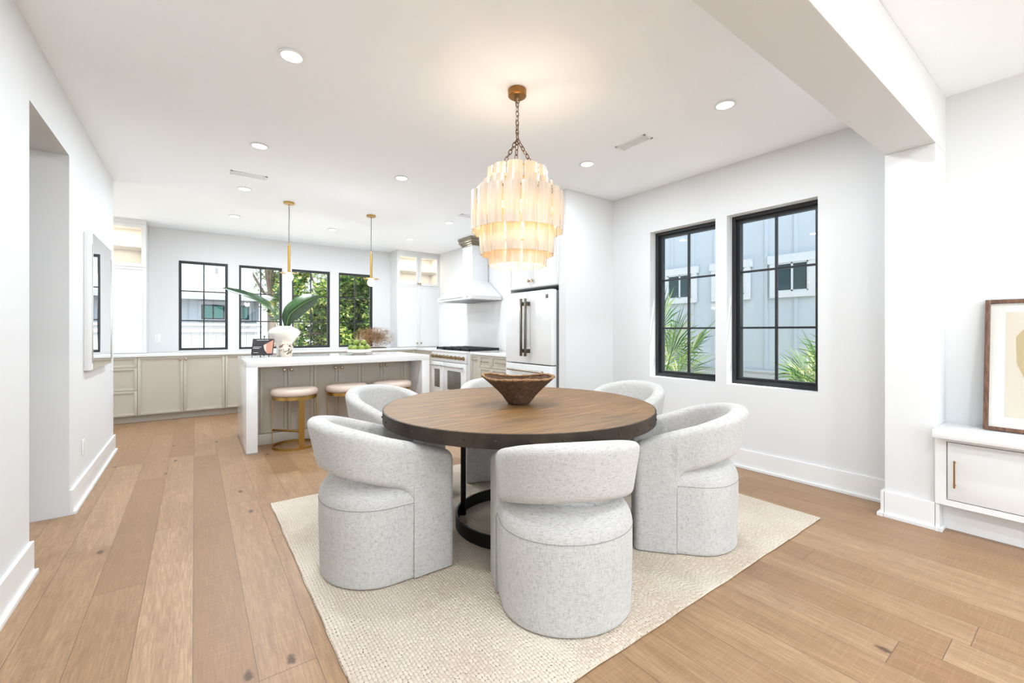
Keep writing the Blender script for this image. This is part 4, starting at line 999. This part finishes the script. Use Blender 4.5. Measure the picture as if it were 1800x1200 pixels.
# white house behind
wh = thing('white_house', 'light grey house with white metal roof behind the left kitchen windows', 'house', (-1, 16.8, -.35)); B_ = (-1, 16.8, -.35)
mb = MB(); mb.box((-8, 16.8, -.34), (1.75, 22, 2.32))
for k in range(60): z = .1+k*.16; 
k = 0; y = -8
while y < 1.7: mb.box((y, 16.775, -.3), (y+.03, 16.8, 2.32)); y += .3
mb.build('siding', M_greyw, wh, base=B_, smooth=False)
mb = MB(); z0, z1 = 2.32, 3.85
V = [(-8.5, 16.3, z0), (2.15, 16.3, z0), (2.15, 23, z0), (-8.5, 23, z0), (-8.5, 20.6, z1), (-.25, 20.6, z1)]
vv = [mb.bm.verts.new(p) for p in V]
for f in ((0, 1, 5, 4), (1, 2, 5), (2, 3, 4, 5), (0, 4, 3), (0, 3, 2, 1)): mb.bm.faces.new([vv[i] for i in f])
mb.box((-8.5, 16.26, z0-.12), (2.19, 16.34, z0+.02))
x = -8.3
while x < 2.0:
    yt = 20.6 if x < -.25 else 20.6-(x+.25)*1.79
    if yt > 16.5: mb.tube([(x, 16.3, z0+.02), (x, yt, z0+(yt-16.3)/4.3*(z1-z0)+.02)], .02, 4)
    x += .42
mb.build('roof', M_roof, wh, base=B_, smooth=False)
for a, b in ((.17, .78), (1.12, 1.45), (-2.2, -1.6)):
    mb = MB(); z0, z1 = 1.60, 2.06; w = .07
    mb.box((a-w, 16.73, z0-w), (b+w, 16.77, z1+w)); mb.box((a-w-.05, 16.72, z1+w), (b+w+.05, 16.77, z1+w+.04)); w_ = mb.build('window', M_greyw, wh, base=B_, smooth=False)
    MB().box((a, 16.715, z0), (b, 16.735, z1)).build('sash', M_dark, w_, base=B_, smooth=False)
    mb = MB(); m_ = (a+b)/2; mb.box((a+.04, 16.705, z0+.04), (m_-.02, 16.72, z1-.04)); mb.box((m_+.02, 16.705, z0+.04), (b-.04, 16.72, z1-.04)); mb.build('pane', M_teal, w_, base=B_, smooth=False)
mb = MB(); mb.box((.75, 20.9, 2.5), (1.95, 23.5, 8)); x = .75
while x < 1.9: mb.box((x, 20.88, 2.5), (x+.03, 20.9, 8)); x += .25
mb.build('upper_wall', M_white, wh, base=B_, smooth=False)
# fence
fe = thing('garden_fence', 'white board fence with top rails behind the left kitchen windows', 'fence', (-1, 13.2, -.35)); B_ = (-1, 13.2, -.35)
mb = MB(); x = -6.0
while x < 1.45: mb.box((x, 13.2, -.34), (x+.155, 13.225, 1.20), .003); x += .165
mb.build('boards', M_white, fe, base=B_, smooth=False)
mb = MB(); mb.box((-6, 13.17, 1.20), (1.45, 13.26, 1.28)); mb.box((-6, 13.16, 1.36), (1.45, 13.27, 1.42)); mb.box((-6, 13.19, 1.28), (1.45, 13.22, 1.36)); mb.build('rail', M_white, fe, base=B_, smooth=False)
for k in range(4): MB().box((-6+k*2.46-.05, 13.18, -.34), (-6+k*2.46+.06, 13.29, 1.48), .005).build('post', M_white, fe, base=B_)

def leaf_mesh(name, m, parent, base, n, sampler, size, seed, asp=.45):
    rd = random.Random(seed); vs_, fs = [], []
    for k in range(n):
        p = Vector(sampler(rd)); d = Vector((rd.gauss(0, 1), rd.gauss(0, 1), rd.gauss(0, .7)-.2)).normalized(); s = d.cross(Vector((rd.gauss(0, 1), rd.gauss(0, 1), rd.gauss(0, 1)))).normalized()
        L_ = size*rd.uniform(.6, 1.25); w = L_*asp*.5; i = len(vs_); nrm = d.cross(s)*L_*.08
        vs_ += [p-base, p+d*L_*.45+s*w-base+nrm, p+d*L_-base, p+d*L_*.45-s*w-base+nrm]; fs.append((i, i+1, i+2, i+3))
    me = bpy.data.meshes.new(name); me.from_pydata(vs_, [], fs); me.materials.append(m)
    o = bpy.data.objects.new(name, me); COL.objects.link(o); o.parent = parent; return o
def tree(name, label, x, y, cz, rx, rz, n, m, seed, size=.17, trunk=.12, lean=0, shell=.55, asp=.45):
    b = Vector((x, y, -.35)); r = thing(name, label, 'tree', b, group='trees behind the kitchen')
    rd = random.Random(seed+50); cl_ = []
    for k in range(64):
        th, ph = rd.uniform(0, 2*PI), math.acos(rd.uniform(-1, 1)); q = rd.uniform(shell, 1)
        cl_.append((x+lean+rx*q*math.sin(ph)*math.cos(th), y+rx*q*math.sin(ph)*math.sin(th), cz+rz*q*math.cos(ph), rd.uniform(.25, .5)*rx*.7))
    def smp(rd2):
        c_ = cl_[rd2.randrange(len(cl_))]; v_ = Vector((rd2.gauss(0, 1), rd2.gauss(0, 1), rd2.gauss(0, 1))).normalized()*c_[3]*rd2.uniform(.6, 1.05); return (c_[0]+v_.x, c_[1]+v_.y, max(-.3, c_[2]+v_.z))
    leaf_mesh('foliage', m, r, b, n, smp, size, seed, asp)
    mb = MB(); mb.tube([(x, y, -.34), (x+lean*.4, y, cz*.5), (x+lean, y, cz+rz*.5)], [trunk, trunk*.8, trunk*.3], 10)
    for c_ in cl_[:14]: f = rd.uniform(.3, .8); mb.tube([(x+lean*f, y, cz*f), ((x+lean+c_[0])/2, (y+c_[1])/2, (cz*f+c_[2])/2+.1), c_[:3]], [trunk*.35, trunk*.22, trunk*.08], 5)
    mb.build('trunk', M_bark, r, base=b)
tree('magnolia_tree', 'dense broad-leaved green tree outside the third kitchen window', 3.5, 14.6, 1.7, 1.5, 2.7, 17000, M_mag, 1, shell=.15)
tree('magnolia_tree', 'dense broad-leaved green tree outside the rightmost kitchen window', 5.3, 14.3, 1.7, 1.7, 2.8, 17000, M_mag, 2, shell=.15)
tree('magnolia_tree', 'dense broad-leaved tree farther right, behind the kitchen corner', 7.2, 16.5, 2.2, 1.9, 3.0, 9000, M_mag, 3)
tree('slender_tree', 'slender grey-trunked tree with sparse foliage outside the second kitchen window', 3.25, 25.4, 5.6, 1.9, 4.2, 9000, M_pine, 4, .2, .24, -.1, .2, .25)
tree('slender_tree', 'tall sparse tree far behind the magnolias', 6.6, 22.5, 4.6, 2.4, 3.6, 9000, M_pine, 5, .2, .2, .2, .2, .3)
def palm(label, base, fr, seed):
    b = Vector(base); r = thing('palmetto', label, 'palm', b, group='palmettos outside the dining windows'); rd = random.Random(seed)
    for (dx, dy, up, R_) in fr:
        hub = b+Vector((dx, dy, up)); mid = b+Vector((dx*.35, dy*.35, up*.62)); mb = MB(); mb.tube([b+Vector((0, 0, .02)), mid, hub], [.012, .009, .007], 6)
        d = (hub-mid).normalized(); s = d.cross(Vector((0, 0, 1)))
        s = s.normalized() if s.length > .05 else Vector((0, 1, 0)); s = (s+Vector((rd.uniform(-.3, .3), rd.uniform(-.3, .3), rd.uniform(-.2, .2)))).normalized()
        s = (s-d*s.dot(d)).normalized(); n_ = d.cross(s)
        K_ = 26
        for k in range(K_):
            a = (k/(K_-1)-.5)*2*math.radians(105); q = d*math.cos(a)+s*math.sin(a); L_ = R_*(1-.25*abs(a)/2)*rd.uniform(.85, 1.1)
            tip = hub+q*L_+Vector((0, 0, -L_*rd.uniform(.05, .22))); m2 = hub+q*L_*.55; w = n_.cross(q).normalized()*L_*.022
            v0 = mb.bm.verts.new(hub); v1 = mb.bm.verts.new(m2+w); v2 = mb.bm.verts.new(tip); v3 = mb.bm.verts.new(m2-w); v4 = mb.bm.verts.new(m2-n_*.006)
            mb.bm.faces.new((v0, v1, v4)); mb.bm.faces.new((v1, v2, v4)); mb.bm.faces.new((v2, v3, v4)); mb.bm.faces.new((v3, v0, v4))
        mb.build('frond', M_palm, r, base=b, smooth=False)
palm('yellow-green palmetto outside the dining window nearer the kitchen', (5.0, 3.55, -.35), [(-.1, .1, 1.45, .75), (.15, -.15, 1.35, .7), (-.15, -.30, 1.2, .65), (.1, .35, 1.3, .7), (0, -.05, 1.6, .8), (-.2, -.45, 1.0, .6), (.25, .15, 1.0, .6), (0, -.5, 1.3, .6)], 1)
palm('yellow-green palmetto outside the dining window nearer the pier', (5.2, 1.45, -.35), [(-.1, .22, 1.12, .6), (.1, .05, 1.25, .6), (-.05, .35, .95, .55), (.1, -.15, 1.2, .6), (-.15, .12, .95, .55), (.1, .4, 1.05, .5)], 2)
